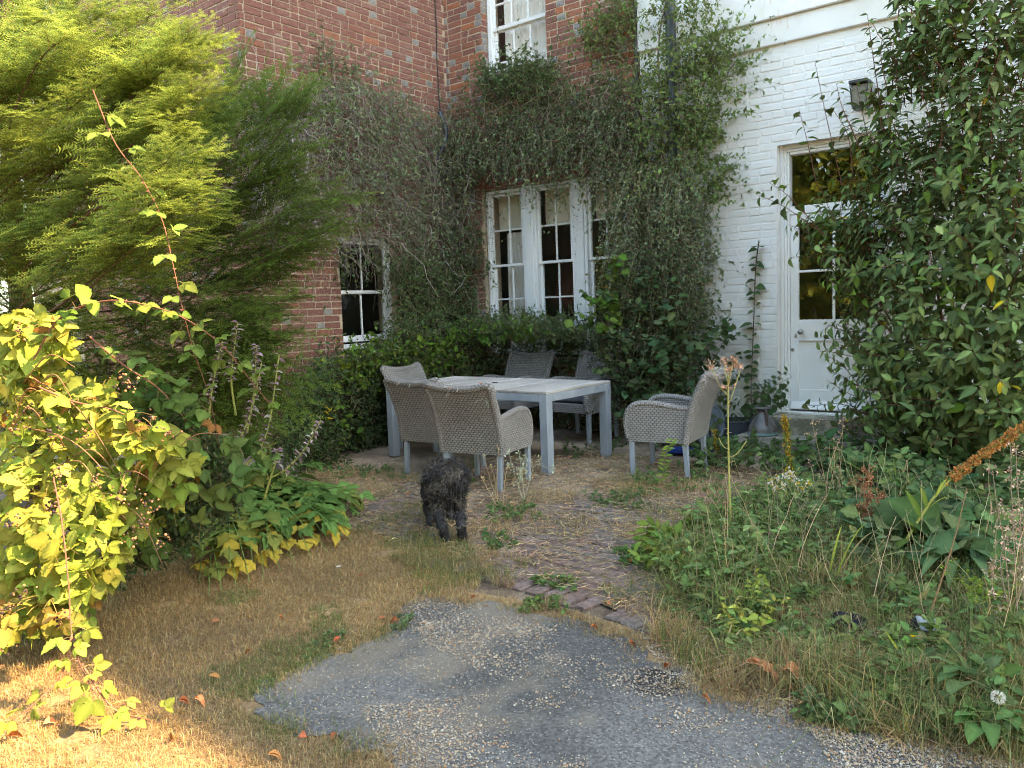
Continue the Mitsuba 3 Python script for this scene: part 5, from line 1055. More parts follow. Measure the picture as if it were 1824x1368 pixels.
# brick paving: an edging course of bricks on edge and patches of pavers half lost in earth
pave_px = [(545, 850), (600, 828), (720, 850), (900, 815), (1010, 815), (1110, 812), (1330, 832), (1420, 880), (1300, 960), (1235, 1000), (1200, 1060), (1245, 1120), (1130, 1100), (1040, 1062), (930, 1030), (850, 1005), (770, 1000), (660, 955), (570, 900)]
pg = Polygon(G2(pave_px)); e0, e1 = ONZ(800, 1008)[:2], ONZ(1230, 1130)[:2]; ud = unit(e1 - e0); vd = np.array([-ud[1], ud[0]])
sheet('brick_path', G2(pave_px), -.001, 'soil'); tag('brick_path', 'old brick paving sunk in earth and dead grass', kind='structure')
edge = spline([np.r_[ONZ(*p)[:2], 0] for p in [(765, 1000), (850, 1016), (950, 1040), (1050, 1070), (1140, 1100), (1245, 1145)]], 400); L = np.r_[0, np.cumsum(np.linalg.norm(np.diff(edge, axis=0), axis=1))]
def paver(c, u, a, b, h, key):
    v, f = boxvf((-a / 2, -b / 2, -.06), (a / 2, b / 2, 0), .009); v = v + (v[:, 2:3] > -.02) * rng.normal(0, .003, (len(v), 3)); th_ = math.atan2(u[1], u[0]) + rng.normal(0, .02); cs, sn_ = math.cos(th_), math.sin(th_); tl = rng.normal(0, .025, 2)
    z = v[:, 2] + v[:, 0] * tl[0] + v[:, 1] * tl[1] + h; put(key, (np.c_[v[:, 0] * cs - v[:, 1] * sn_ + c[0], v[:, 0] * sn_ + v[:, 1] * cs + c[1], z], f), 'paver', 25, uv=None)
scene['paver']['bsdf']['base_color'] = proc(lambda p, n, uv: paver_colour(p, n, mi.Point2f(cell_rand(p.x * 7.3, p.y * 7.3, 1.0), mi.Float(0))))
s = .05
while s < L[-1] - .03:
    i = np.searchsorted(L, s); t = unit(edge[min(i + 1, 399)] - edge[i - 1])[:2]; paver(edge[i][:2] + rng.normal(0, .004, 2), np.array([-t[1], t[0]]), .215, .096, 0.007 + rng.normal(0, .003), 'brick_path__edging_brick'); s += .112 if rng.random() < .86 else .224
done = 0
for r_ in range(-30, 60):
    for c_ in range(-40, 50):
        if done >= 280: break
        P2 = e0 + ud * (c_ * .228 + (r_ % 2) * .114) + vd * (r_ * .113 + .22)
        if not pg.buffer(-.1).contains(Point(P2)): continue
        d_ = depth(np.r_[P2, 0]); w = meshkit.fbm(np.array([P2[0] * 1.25, P2[1] * 1.25, 5.]), 3) + .10 * math.exp(-((P2[0] + 2.7) ** 2 + (P2[1] - 4.3) ** 2) / .6) + .06 * math.exp(-((P2[0] + 3.9) ** 2 + (P2[1] - 4.0) ** 2) / .5)
        if w < .515: continue
        paver(P2 + rng.normal(0, .004, 2), ud, .213, .102, .001 + .009 * min(1, (w - .515) * 8) + rng.normal(0, .002), 'brick_path__paver'); done += 1

# dry grass: blades bent at random, sown by the polygons of the photograph
def blades(pts, h, w, col, lean=.55, z0=.0):
    n = len(pts); d = rng.normal(0, 1, (n, 2)); d /= np.linalg.norm(d, axis=1, keepdims=True); s = np.c_[-d[:, 1], d[:, 0], np.zeros(n)]; ln = np.abs(rng.normal(0, lean, n))[:, None]; d3 = np.c_[d, np.zeros(n)]; B = np.c_[pts, np.full(n, z0)]
    M = B + d3 * (h[:, None] * ln * .35) + np.array([0, 0, 1]) * h[:, None] * .6; E = B + d3 * h[:, None] * ln + np.array([0, 0, 1]) * (h[:, None] * np.clip(1.05 - .5 * ln, .15, 1)); W = s * (w / 2)
    V = np.stack([B - W, B + W, M + W * .8, M - W * .8, E], 1); F = np.array([[0, 1, 2], [0, 2, 3], [3, 2, 4]])[None] + (np.arange(n) * 5)[:, None, None]; return V.reshape(-1, 3), F.reshape(-1, 3), np.repeat(np.broadcast_to(col, (n, 3)), 5, 0)
def sow(px_poly, n, holes=()):
    """Points on the ground inside a polygon of the photograph, even in metres."""
    g = Polygon(G2(px_poly)).buffer(0); x0, y0, x1, y1 = g.bounds; out = np.zeros((0, 2)); pr_ = np.array(g.exterior.coords)
    while len(out) < n:
        c = rng.uniform([x0, y0], [x1, y1], (2 * n, 2)); out = np.vstack([out, c[inpoly(c[:, 0], c[:, 1], pr_)]])
    return out[:n]
STRAW, PALE, GRN = np.array([.40, .26, .11]), np.array([.50, .38, .20]), np.array([.16, .205, .06])
def strawcol(p, green=.25):
    n = len(p); m = meshkit.fbm(np.c_[p * 1.7, np.zeros(n)], 3); gm = np.clip(meshkit.fbm(np.c_[p * 2.6 + 11, np.zeros(n)], 3) * 3.2 - 1.0, 0, 1)[:, None]; c = np.where((m > 1 - green)[:, None] & (rng.random(n) < .7)[:, None], GRN, np.where((rng.random(n) < .5)[:, None], PALE, STRAW)); c = c * (1 - gm * .4) + np.array([.24, .19, .12]) * gm * .4; return np.clip(c * np.exp(rng.normal(0, .34, (n, 1))) * np.exp(rng.normal(0, .07, (n, 3))), 0, .9)
lv = [(-300, 1100)] + [(x_ + 8 * (k_ > 12), y_ + 6 * (10 < k_ < 15)) for k_, (x_, y_) in enumerate(lawn_px)][1:] + [(800, 1600), (-300, 1600)]
p = sow(lv, 150000); p = p[meshkit.fbm(np.c_[p * 6, np.zeros(len(p))], 2) > .24]; put3('lawn_grass', blades(p, rng.uniform(.012, .045, len(p)), .0021, strawcol(p, .34), 1.0), 'leafy'); tag('lawn_grass', 'short dead straw-coloured grass with a little green in it', 'grass', kind='stuff')
p = sow(pave_px, 34000); m = meshkit.fbm(np.c_[p * 1.6 + 7, np.zeros(len(p))], 3); p = p[m > .50]; p2 = sow([(560, 940), (700, 930), (900, 990), (1010, 1020), (1180, 1085), (1250, 1060), (1250, 1150), (1120, 1150), (1000, 1105), (850, 1085), (740, 1062), (720, 1010)], 15000); p2 = p2[meshkit.fbm(np.c_[p2 * 2.4, np.zeros(len(p2))], 3) > .47]; p3_ = sow([(520, 820), (720, 830), (720, 850), (540, 860)], 1500); p4_ = sow([(1080, 860), (1420, 830), (1440, 900), (1240, 1000), (1100, 960)], 6000); p4_ = p4_[meshkit.fbm(np.c_[p4_ * 2, np.zeros(len(p4_))], 3) > .47]
p = np.vstack([p, p2, p3_, p4_]); put3('path_grass', blades(p, rng.uniform(.015, .075, len(p)) * (.6 + meshkit.noise(np.c_[p * 5, np.zeros(len(p))])), .0024, strawcol(p, .52), .9), 'leafy'); tag('path_grass', 'thin dead and green grass growing through the brick paving', 'grass', kind='stuff')
bnd = Polygon(asp).exterior; tt_ = rng.uniform(0, bnd.length, 40000); bp_ = np.array([bnd.interpolate(a_).coords[0] for a_ in tt_]) + rng.normal(0, .05, (40000, 2)); bp_ = bp_[(bp_[:, 1] > .8) & (meshkit.fbm(np.c_[bp_ * 7, np.zeros(len(bp_))], 2) > .36)]
put3('edge_grass', blades(bp_, rng.uniform(.012, .05, len(bp_)), .0022, strawcol(bp_, .4), 1.1), 'leafy'); tag('edge_grass', 'dead grass creeping over the ragged edge of the asphalt', 'grass', kind='stuff')
bed_px = [(1180, 1000), (1350, 960), (1560, 960), (1824, 1000), (1900, 1340), (1830, 1372), (1640, 1335), (1480, 1288), (1400, 1258), (1290, 1240), (1200, 1185), (1150, 1130), (1190, 1060)]
p = sow(bed_px, 30000); p = p[meshkit.fbm(np.c_[p * 4, np.zeros(len(p))], 2) > .36]; h = rng.uniform(.03, .20, len(p)) * (.5 + meshkit.noise(np.c_[p * 3, np.zeros(len(p))])); put3('bed_grass', blades(p, h, .0027, strawcol(p, .70), 1.25), 'leafy'); tag('bed_grass', 'long matted dry grass in the overgrown bed on the right', 'grass', kind='stuff')
# fibres of dead stalk and twig litter on earth and paving
p = np.vstack([sow(pave_px, 11000), sow(bed_px, 6000), sow([(1080, 850), (1420, 830), (1440, 900), (1240, 1000), (1100, 960)], 2500)]); n = len(p); a = rng.uniform(0, 6.283, n); l = rng.uniform(.008, .045, n); d = np.c_[np.cos(a), np.sin(a), rng.normal(0, .12, n)]; b = np.c_[p, rng.uniform(.012, .028, n)]
P = np.stack([b - d * l[:, None], b + rng.normal(0, .004, (n, 3)), b + d * l[:, None]], 1); P[..., 2] = np.maximum(P[..., 2], .008); put3('plant_litter', tubes(P, rng.uniform(.0007, .0020, (n, 1)), vary((.36, .25, .14), n, .4, .12)), 'matte'); tag('plant_litter', 'broken dead stalks strewn over paving and earth', 'litter', kind='stuff')
# gravel
OCT = (np.array([[1, 0, 0], [-1, 0, 0], [0, 1, 0], [0, -1, 0], [0, 0, .7], [0, 0, -.7]]) * .5, np.array([[0, 2, 4], [2, 1, 4], [1, 3, 4], [3, 0, 4], [2, 0, 5], [1, 2, 5], [3, 1, 5], [0, 3, 5]]))
GV = []
for poly, n, s0 in (([(735, 1112), (900, 1100), (1000, 1112), (1085, 1195), (1010, 1232), (880, 1212), (760, 1150)], 4200, .0085), ([(980, 1205), (1200, 1190), (1390, 1195), (1425, 1270), (1200, 1312), (1040, 1268)], 3400, .008), ([(640, 1262), (960, 1230), (1110, 1310), (1260, 1372), (700, 1372)], 6500, .0075), ([(1440, 1300), (1600, 1320), (1824, 1360), (1824, 1400), (1500, 1400)], 3200, .008),
        ([(690, 1062), (800, 1048), (870, 1080), (820, 1112), (700, 1140)], 1600, .008), ([(440, 1250), (560, 1178), (740, 1062), (1140, 1150), (1290, 1250), (1640, 1340), (1824, 1380), (1824, 1420), (760, 1420), (640, 1335)], 5200, .0065), ([(1130, 1120), (1290, 1215), (1420, 1250), (1400, 1285), (1280, 1262), (1180, 1200)], 1600, .008)):
    p = sow(poly, n); ct = p.mean(0); k_ = meshkit.fbm(np.c_[p * 3.2, np.zeros(n)], 3) + rng.normal(0, .06, n); p = p[k_ > (.47 if n > 2500 and n != 5200 else .40)]; GV.append((p, s0))
p = np.vstack([g[0] for g in GV]); s_ = np.concatenate([np.full(len(g[0]), g[1]) for g in GV]) * .85 * np.exp(rng.normal(0, .32, len(p))); n = len(p); cset = np.array([[.46, .36, .25], [.36, .30, .25], [.22, .19, .17], [.52, .47, .40], [.40, .24, .14], [.12, .11, .11]])
put3('gravel', scatter(OCT, np.c_[p, .008 + s_ * .22], rand_dirs(n) * [1, 1, .25], rand_dirs(n) * .35 + [0, 0, 1], s_, vary((1, 1, 1), n, .2, .05) * cset[rng.choice(6, n, p=[.3, .22, .16, .12, .12, .08])]), 'matte'); tag('gravel', 'loose pale pea gravel scattered over the asphalt', 'gravel', kind='stuff')
# fallen leaves
CURL = leaf(.6, 5, .35, .35, .5, .9)
fl = [(392, 1105), (448, 1158), (372, 1203), (347, 1244), (318, 1248), (309, 1315), (546, 1313), (477, 1344), (12, 1313), (77, 1290), (172, 1358), (496, 1097), (608, 1134), (648, 1024), (686, 1099), (709, 1105), (835, 1064), (1087, 1078), (1053, 1116), (1236, 1122), (1120, 1145), (1192, 1186), (1250, 1240), (730, 880), (847, 900), (1120, 1000), (1424, 1212), (1505, 1236), (820, 940), (600, 1305)]
for k, (x_, y_) in enumerate(fl):
    p = ONZ(x_, y_, .03)[None]; key = thing_key('fallen_leaf'); put3(key, scatter(CURL, p, rand_dirs(1) * [1, 1, .2], np.array([[0, 0, 1.]]) + rng.normal(0, .35, (1, 3)), rng.uniform(.034, .058, 1), vary((.30, .105, .04), 1, .35, .15)), 'matte', True); P0_ = Point(p[0, :2]); wh = 'the asphalt' if Polygon(asp).contains(P0_) else 'the sunlit corner of the lawn' if p[0, 1] < 1.45 else 'the shaded dry lawn' if Polygon(lawn).buffer(0).contains(P0_) else 'the brick paving or weeds'; tag(key, 'curled orange-brown fallen leaf lying on ' + wh, 'fallen leaf', 'orange fallen leaves on ' + wh)
key = 'tabletop_leaf'; put3(key, scatter(CURL, ONZ(852, 683, .765)[None], np.array([[.8, .5, .1]]), np.array([[0, -.3, 1.]]), np.array([.05]), np.array([[.45, .13, .04]])), 'matte', True); tag(key, 'small orange leaf lying on the tabletop', 'fallen leaf')
for k, (a_, b_, lab) in enumerate((((1325, 1182), (1385, 1212), 'long curled strip of orange bark at the asphalt edge'), ((1395, 1196), (1420, 1212), 'short curled piece of orange bark beside the long strip'))):
    A, B = ONZ(*a_, .07), ONZ(*b_, .05); put3(thing_key('bark_strip'), strap(A, (A + B) / 2 + [0, 0, .05], B, .055, 0, (.44, .17, .075), (.30, .11, .05), 11, fold=.7, wav=.008), 'matte', True); tag('bark_strip' if k == 0 else f'bark_strip_{k:03d}', lab, 'bark')
# ---------------------------------------------------------------- the overgrown bed on the right
def sprout(px_poly, n, zlo, zhi, stem, head, per, tmpl, size, col, face=(.2, -.4, .9), rad=.0016):
    """Leafy shoots that stand on the ground inside a polygon: (leaf group, stems)."""
    p = sow(px_poly, n); b = np.c_[p, np.zeros(n)]; L = rng.uniform(zlo, zhi, n); P = grow(b, np.asarray(head) + rng.normal(0, .35, (n, 3)), L, 7, .16, .04); P[..., 2] = np.maximum(P[..., 2], .006)
    k, m_ = P.shape[1], n; a, dd, i, u = along(P[:, 2:], per); m = len(a)
    return (tmpl, a, unit(dd * .25 + rand_dirs(m) * [1, 1, .45] + [0, -.1, -.05]), rand_dirs(m) * .5 + np.asarray(face), size * np.exp(rng.normal(0, .25, m)), vary(col, m, .25, .12)), tubes(P, rad * np.linspace(1, .4, 7)[None], vary(stem, n, .25, .08))
def growth(key, sets, label, cat, most, kind=None, bsdf='leafy'):
    G, S = [], []
    for a in sets: g, s = sprout(*a[:1], *a[1:]); G.append(g); S.append(s)
    k = put3(key + '__stems', join(*S), 'matte'); tag(k, 'thin stems', kind='stuff'); leaves(key, G, bsdf, most, 'the rest of its leaves'); tag(key, label, cat, kind=kind)
SERR, POINT = leaf(.62, 5, .12, .18, .42, .9, .08), leaf(.50, 4, .12, .2, .4, 1.0)
STM, RSTM = (.14, .13, .06), (.20, .11, .07)
growth('bramble_patch', [([(1235, 790), (1330, 800), (1500, 805), (1520, 850), (1360, 850), (1240, 850)], 100, .10, .28, STM, (.0, -.2, .9), 9, SERR, .062, (.12, .175, .065)),
    ([(1500, 800), (1824, 830), (1900, 900), (1824, 960), (1600, 930), (1450, 880)], 240, .15, .42, STM, (0, -.2, .9), 10, SERR, .075, (.115, .17, .065)),
    ([(1480, 840), (1700, 880), (1824, 940), (1824, 1000), (1560, 980), (1420, 940)], 150, .15, .36, STM, (0, -.2, .9), 10, SERR, .07, (.135, .19, .07)),
    ([(1560, 790), (1640, 790), (1830, 810), (1830, 840), (1620, 830)], 120, .2, .55, STM, (0, -.3, .9), 10, SERR, .08, (.085, .135, .05))], 'spreading green bramble patch below the tall shrub and the doorstep', 'bramble', 120)
growth('weed_bank', [([(1160, 990), (1260, 930), (1400, 870), (1480, 920), (1420, 1010), (1290, 1060), (1200, 1040)], 380, .08, .24, STM, (0, -.1, 1), 11, POINT, .048, (.165, .225, .08)),
    ([(1190, 1020), (1300, 1000), (1460, 990), (1500, 1090), (1330, 1120), (1210, 1080)], 300, .05, .16, STM, (0, 0, 1), 10, POINT, .040, (.13, .175, .06)),
    ([(1400, 930), (1600, 950), (1800, 1000), (1824, 1080), (1600, 1050), (1420, 1030)], 230, .10, .30, RSTM, (0, 0, 1), 11, POINT, .050, (.16, .21, .085)),
    ([(1155, 985), (1215, 960), (1240, 1010), (1190, 1030)], 22, .10, .22, STM, (-.3, -.2, .8), 8, leaf(.6, 4, .1, .2), .075, (.15, .22, .045)),
    ([(1250, 1110), (1480, 1110), (1620, 1180), (1600, 1270), (1420, 1240), (1290, 1200)], 170, .03, .13, STM, (0, 0, 1), 9, POINT, .036, (.16, .215, .075)),
    ([(1560, 1170), (1824, 1140), (1840, 1340), (1660, 1320), (1560, 1270)], 190, .04, .18, STM, (0, 0, 1), 9, SERR, .046, (.135, .195, .065)),
    ([(1500, 1060), (1824, 1060), (1824, 1150), (1560, 1150)], 110, .05, .2, STM, (0, 0, 1), 9, POINT, .045, (.14, .2, .07)),
    ([(1560, 950), (1760, 970), (1824, 1040), (1700, 1060), (1580, 1020)], 60, .18, .36, STM, (0, -.1, 1), 8, HAZEL, .11, (.11, .175, .075))], 'knee-high bank of mixed green weeds right of the brick paving', 'weeds', 60, kind='stuff')
growth('yellowing_weed', [([(1290, 1095), (1370, 1090), (1380, 1150), (1300, 1160)], 26, .12, .22, STM, (0, 0, 1), 10, POINT, .032, (.30, .33, .07)), ([(1320, 1130), (1420, 1120), (1440, 1180), (1350, 1190)], 16, .05, .14, STM, (0, 0, 1), 8, POINT, .05, (.10, .15, .05))], 'low yellow-green weed at the asphalt edge left of the two garden lights', 'weed', 40)
growth('frothy_weed', [([(1705, 1060), (1775, 1060), (1780, 1110), (1715, 1115)], 46, .10, .24, (.2, .26, .06), (0, 0, 1), 22, tiny(.6), .017, (.26, .34, .05))], 'frothy pale yellow-green weed behind the right garden light', 'weed', 30)
growth('paving_weed', [([(540, 835), (720, 838), (720, 862), (560, 858)], 60, .03, .12, STM, (0, 0, 1), 8, POINT, .028, (.10, .16, .055)), ([(1120, 845), (1280, 850), (1300, 885), (1130, 880)], 70, .04, .12, STM, (0, 0, 1), 9, POINT, .030, (.12, .18, .06)),
    ([(1040, 880), (1150, 880), (1160, 910), (1060, 910)], 40, .03, .09, STM, (0, 0, 1), 8, POINT, .032, (.12, .17, .065)), ([(870, 905), (950, 900), (960, 930), (880, 935)], 46, .03, .09, STM, (0, 0, 1), 8, POINT, .03, (.12, .18, .065)), ([(860, 955), (920, 955), (920, 985), (870, 985)], 26, .03, .07, STM, (0, 0, 1), 8, POINT, .028, (.10, .15, .05)),
    ([(950, 1025), (1030, 1025), (1030, 1060), (960, 1055)], 22, .02, .06, STM, (.4, -.2, .6), 8, POINT, .030, (.12, .175, .06)), ([(1100, 985), (1160, 985), (1160, 1015), (1105, 1015)], 28, .03, .08, STM, (0, 0, 1), 8, POINT, .032, (.10, .17, .05)), ([(920, 1070), (1000, 1070), (1000, 1095), (930, 1095)], 26, .02, .06, STM, (0, 0, 1), 8, POINT, .026, (.12, .18, .06)),
    ([(560, 1140), (620, 1130), (600, 1160), (540, 1185)], 24, .02, .05, STM, (0, 0, 1), 8, POINT, .022, (.13, .17, .07)), ([(1175, 1070), (1270, 1080), (1290, 1130), (1190, 1110)], 36, .03, .1, STM, (0, 0, 1), 8, POINT, .032, (.11, .16, .06)), ([(700, 1105), (740, 1105), (735, 1125), (700, 1125)], 12, .02, .05, STM, (0, 0, 1), 8, POINT, .024, (.13, .18, .08)),
    ([(1000, 800), (1110, 790), (1120, 815), (1010, 820)], 40, .04, .16, STM, (0, 0, 1), 9, POINT, .028, (.09, .14, .05)), ([(1420, 1260), (1560, 1280), (1560, 1310), (1440, 1290)], 30, .03, .12, STM, (0, 0, 1), 9, POINT, .034, (.12, .17, .07)), ([(780, 830), (850, 830), (850, 900), (830, 900)], 26, .05, .2, STM, (0, 0, 1), 7, POINT, .034, (.10, .16, .05))], 'small green weeds rooted between the paving bricks and along the asphalt', 'weeds', 0, kind='stuff')
# loose dry stems and green grass standing between the weeds
p = sow([(1180, 1000), (1300, 920), (1450, 880), (1640, 930), (1824, 960), (1824, 1180), (1500, 1100), (1300, 1120)], 170); n = len(p); P = grow(np.c_[p, np.zeros(n)], np.array([0, 0, 1.]) + rng.normal(0, .22, (n, 3)), rng.uniform(.2, .55, n), 8, .10, .02); put3('dry_stems', tubes(P, .0016 * np.linspace(1, .5, 8)[None], vary((.36, .27, .16), n, .35, .1)), 'matte'); tag('dry_stems', 'thin dry stems standing among the weeds of the bed', 'stems', kind='stuff')
p = sow([(1180, 980), (1300, 930), (1450, 900), (1640, 950), (1824, 980), (1824, 1180), (1500, 1120), (1250, 1120)], 2900); p = p[meshkit.fbm(np.c_[p * 3.5 + 3, np.zeros(len(p))], 3) > .46]; put3('bed_green_grass', blades(p, rng.uniform(.10, .30, len(p)), .0042, np.where((rng.random(len(p)) < .3)[:, None], vary((.40, .31, .17), len(p)), vary((.18, .23, .07), len(p))), .7), 'leafy'); tag('bed_green_grass', 'taller green and straw grass between the weeds', 'grass', kind='stuff')
# single tall plants
def tall(key, pts, r, col, label, cat='weed', parts=()):
    pts = np.array(pts, float); Q = spline(AT(pts[:, 0], pts[:, 1], pts[:, 2]), 36); MB().tube(Q, np.linspace(r, r * .5, 36), col, 6).put(key + '__stem', 'matte', smooth=True); tag(key, label, cat); return Q
dg = lambda x, y: float(depth(ONZ(x, y)))
d0 = dg(1298, 960)
Q = tall('yellow_stalk', [(1303, 962, d0), (1299, 860, d0), (1297, 760, d0), (1297, 665, d0)], .0075, (.33, .30, .085), 'tall yellow-green dead stalk with brown seed heads right of the lone armchair')
mb = MB()
for k in range(34):
    i = rng.integers(3, 34); a = rng.uniform(0, 6.28); o = np.array([math.cos(a), math.sin(a), .3]); mb.tube([Q[i], Q[i] + o * rng.uniform(.012, .04) + [0, 0, -.01]], .0016, (.36, .28, .13), 4)
for x1, y1, x0, y0 in ((1268, 655, 1296, 705), (1318, 660, 1298, 720), (1306, 640, 1297, 690), (1290, 645, 1297, 680), (1330, 785, 1302, 815), (1280, 780, 1300, 800)): mb.tube(spline([AT(x0, y0, d0), AT((x0 + x1) / 2 - 1, (y0 + y1) / 2 + 6, d0 - .01), AT(x1, y1, d0)], 7), .0028, (.34, .29, .10), 5)
k = mb.put('yellow_stalk__side_twigs', 'matte', smooth=True); tag(k, 'short dry side twigs', kind='stuff')
mb = MB()
for x1, y1 in ((1266, 652), (1305, 640), (1316, 655), (1289, 645), (1298, 660), (1310, 648), (1296, 690)):
    for k in range(26): mb.add(*scatter(tiny(.45), AT(x1, y1, d0)[None] + rng.normal(0, .011, (1, 3)), rand_dirs(1) + [0, 0, .5], rand_dirs(1), .026, (0, 0, 0))[:2], vary((.42, .24, .15), 1, .3, .1)[0])
k = mb.put('yellow_stalk__seed_heads', 'matte'); tag(k, 'brown papery seed heads', kind='stuff')
def goldie(key, pts, n, label, colf, L=.05):
    Q = tall(key, pts, .005, (.16, .20, .06), label); i = rng.integers(4, 36, n); u = i / 36; t = unit(np.gradient(Q, axis=0))[i]; lf = rng.random(n) < .55 - .5 * u; p = Q[i] + rng.normal(0, .016, (n, 3)) * (1 - .3 * u[:, None]); k = put3(key + '__leaves', scatter(leaf(.2, 3, .1, .2), p[lf], rand_dirs(lf.sum()) + [0, 0, .5], rand_dirs(lf.sum()) * .4 + [0, -.3, 1], L, vary((.14, .20, .05), lf.sum(), .25, .1)), 'leafy', True); tag(k, 'narrow leaves up the stem', kind='stuff')
    f = ~lf; k = put3(key + '__flowers', scatter(tiny(.8), p[f], rand_dirs(f.sum()) + [0, 0, .3], rand_dirs(f.sum()), .017, vary(colf, f.sum(), .3, .12)), 'leafy'); tag(k, 'tiny yellow and rust flowers', kind='stuff')
d1 = dg(1408, 885); goldie('goldenrod', [(1412, 890, d1), (1406, 830, d1), (1402, 780, d1), (1398, 742, d1)], 700, 'upright goldenrod with rusty yellow flowers in front of the doorstep', (.42, .27, .04))
d2 = dg(1275, 845); goldie('marigold', [(1282, 850, d2 + .6), (1276, 800, d2 + .6), (1271, 765, d2 + .6)], 160, 'small orange-flowered plant between armchair and copper jug', (.62, .33, .02), .045)
d3 = dg(1415, 935)
mb, fl_ = MB(), []
for x1, y1 in [(1372, 860), (1385, 852), (1400, 848), (1412, 852), (1420, 862), (1395, 866), (1408, 842), (1380, 870), (1428, 872), (1440, 862)]:
    mb.tube(spline([AT(1418, 930, d3), AT((x1 + 1418) / 2 + 6, 895, d3), AT(x1, y1, d3)], 8), .0022, (.22, .24, .08), 4); fl_.append(AT(x1, y1, d3))
mb.put('ragwort__stem', 'matte', smooth=True); c_ = np.repeat(np.array(fl_), 26, 0) + rng.normal(0, .012, (260, 3)); k = put3('ragwort__flower_heads', scatter(tiny(.7), c_, rand_dirs(260) + [0, 0, .4], rand_dirs(260), .020, np.where((rng.random(260) < .65)[:, None], [.70, .66, .58], [.60, .42, .04])), 'leafy'); tag(k, 'white fluff and yellow flower heads', kind='stuff')
tag('ragwort', 'ragwort gone to white fluff among the weeds in front of the doorstep', 'weed')
# the orange seed spike that leans in from the right
d4 = 4.3; pts = [(1612, 965, d4), (1650, 905, d4), (1685, 862, d4), (1740, 818, d4 - .05), (1800, 776, d4 - .1), (1870, 735, d4 - .15)]
Q = tall('dock_spike', pts, .0085, (.27, .26, .06), 'leaning green stem that ends in a thick orange-brown seed spike at the right edge', 'dock plant')
i = np.r_[rng.integers(16, 36, 300), rng.integers(14, 20, 20)]; t = unit(np.gradient(Q, axis=0))[i]; a = unit(np.cross(t, rand_dirs(len(i)))); p = Q[i] + a * rng.uniform(.008, .022, (len(i), 1)) + t * rng.uniform(-.01, .01, (len(i), 1))
P3 = np.repeat(p, 5, 0); k = put3('dock_spike__seeds', scatter(tiny(.6), P3, np.repeat(a, 5, 0) * .6 + rand_dirs(len(P3)), rand_dirs(len(P3)), .017 * np.exp(rng.normal(0, .2, len(P3))), vary((.52, .27, .09), len(P3), .25, .1)), 'leafy'); tag(k, 'crowded orange-brown seed husks', kind='stuff')
for (x0, y0, x1, y1, wd, cl) in ((1640, 925, 1612, 872, .05, (.16, .24, .05)), (1650, 905, 1640, 868, .03, (.22, .30, .06)), (1668, 885, 1688, 852, .035, (.34, .38, .07)), (1655, 905, 1690, 885, .03, (.30, .30, .06)), (1625, 955, 1655, 975, .05, (.13, .20, .05)), (1630, 950, 1612, 925, .04, (.14, .22, .05)), (1620, 960, 1590, 985, .05, (.13, .20, .05))):
    A, B = AT(x0, y0, d4), AT(x1, y1, d4 - .06); put3('dock_spike__leaf', strap(A, (A + B) / 2 + [0, 0, .02], B, wd, 0, cl, None, 9), 'leafy', True)
# dead pale stalks on the far right and across the bed
def dead(key, stalks, col, heads, label, hs=.012, nh=14, cat='dead stalk', r=.0028):
    mb, H = MB(), []
    for st in stalks:
        st = np.array(st, float); Q = spline(AT(st[:, 0], st[:, 1], st[:, 2]), 20); mb.tube(Q, np.linspace(r, r * .5, 20), vary(col, 1, .15, .05)[0], 5)
        for j in range(heads):
            i = rng.integers(6, 20); o = unit(rand_dirs(1)[0] + [0, 0, .3]) * rng.uniform(.02, .07); mb.tube([Q[i], Q[i] + o * .6 + [0, 0, .004], Q[i] + o], .0011, vary(col, 1, .15, .05)[0], 4); H.append(Q[i] + o)
        H.append(Q[-1])
    k = mb.put(key + '__stalks', 'matte', smooth=True); tag(k, 'brittle stalks and side twigs', kind='stuff'); H = np.repeat(np.array(H), nh, 0); n = len(H)
    k = put3(key + '__seed_heads', scatter(tiny(.5), H + rng.normal(0, hs * .55, (n, 3)), rand_dirs(n) + [0, 0, .2], rand_dirs(n), hs * 1.25, vary(np.minimum(np.array(col) * 1.25, .7), n, .3, .08)), 'matte'); tag(k, 'papery seed heads', kind='stuff'); tag(key, label, cat)
d5 = 3.5
dead('pink_dead_weed', [[(1800, 1090, d5), (1790, 980, d5), (1776, 900, d5), (1768, 838, d5)], [(1812, 1090, d5), (1806, 960, d5), (1802, 880, d5), (1800, 795, d5)], [(1815, 1060, d5 + .1), (1818, 940, d5), (1812, 860, d5), (1810, 800, d5)], [(1800, 1100, d5), (1782, 1010, d5), (1790, 960, d5)], [(1824, 1080, d5), (1822, 980, d5), (1826, 850, d5)], [(1795, 1110, d5), (1770, 1060, d5), (1766, 1000, d5)], [(1810, 1080, d5), (1835, 1000, d5), (1832, 930, d5)]], (.34, .24, .17), 9, 'pale pinkish dead weed with fluffy seed heads standing at the right edge', .013, 8)
d6 = dg(1490, 930)
dead('brown_dead_weed', [[(1480, 930, d6), (1468, 850, d6), (1455, 790, d6), (1446, 752, d6)], [(1490, 930, d6), (1495, 860, d6), (1500, 790, d6), (1502, 745, d6)], [(1470, 925, d6), (1475, 840, d6), (1500, 772, d6)], [(1508, 930, d6), (1500, 860, d6), (1494, 800, d6)], [(1462, 930, d6), (1452, 870, d6), (1445, 830, d6)]], (.30, .21, .13), 5, 'bare brown dead weed with dried seed heads in front of the tall shrub', .012, 7)
d7 = dg(1545, 985)
dead('rust_dock', [[(1530 + k * 9, 985, d7), (1532 + k * 8 + rng.normal(0, 5), 920, d7), (1528 + k * 9 + rng.normal(0, 9), 865 + rng.normal(0, 14), d7)] for k in range(5)], (.24, .10, .05), 16, 'rust-brown dried dock standing among green weeds below the shrub', .013, 9, 'dock plant')
d8 = dg(1690, 1080)
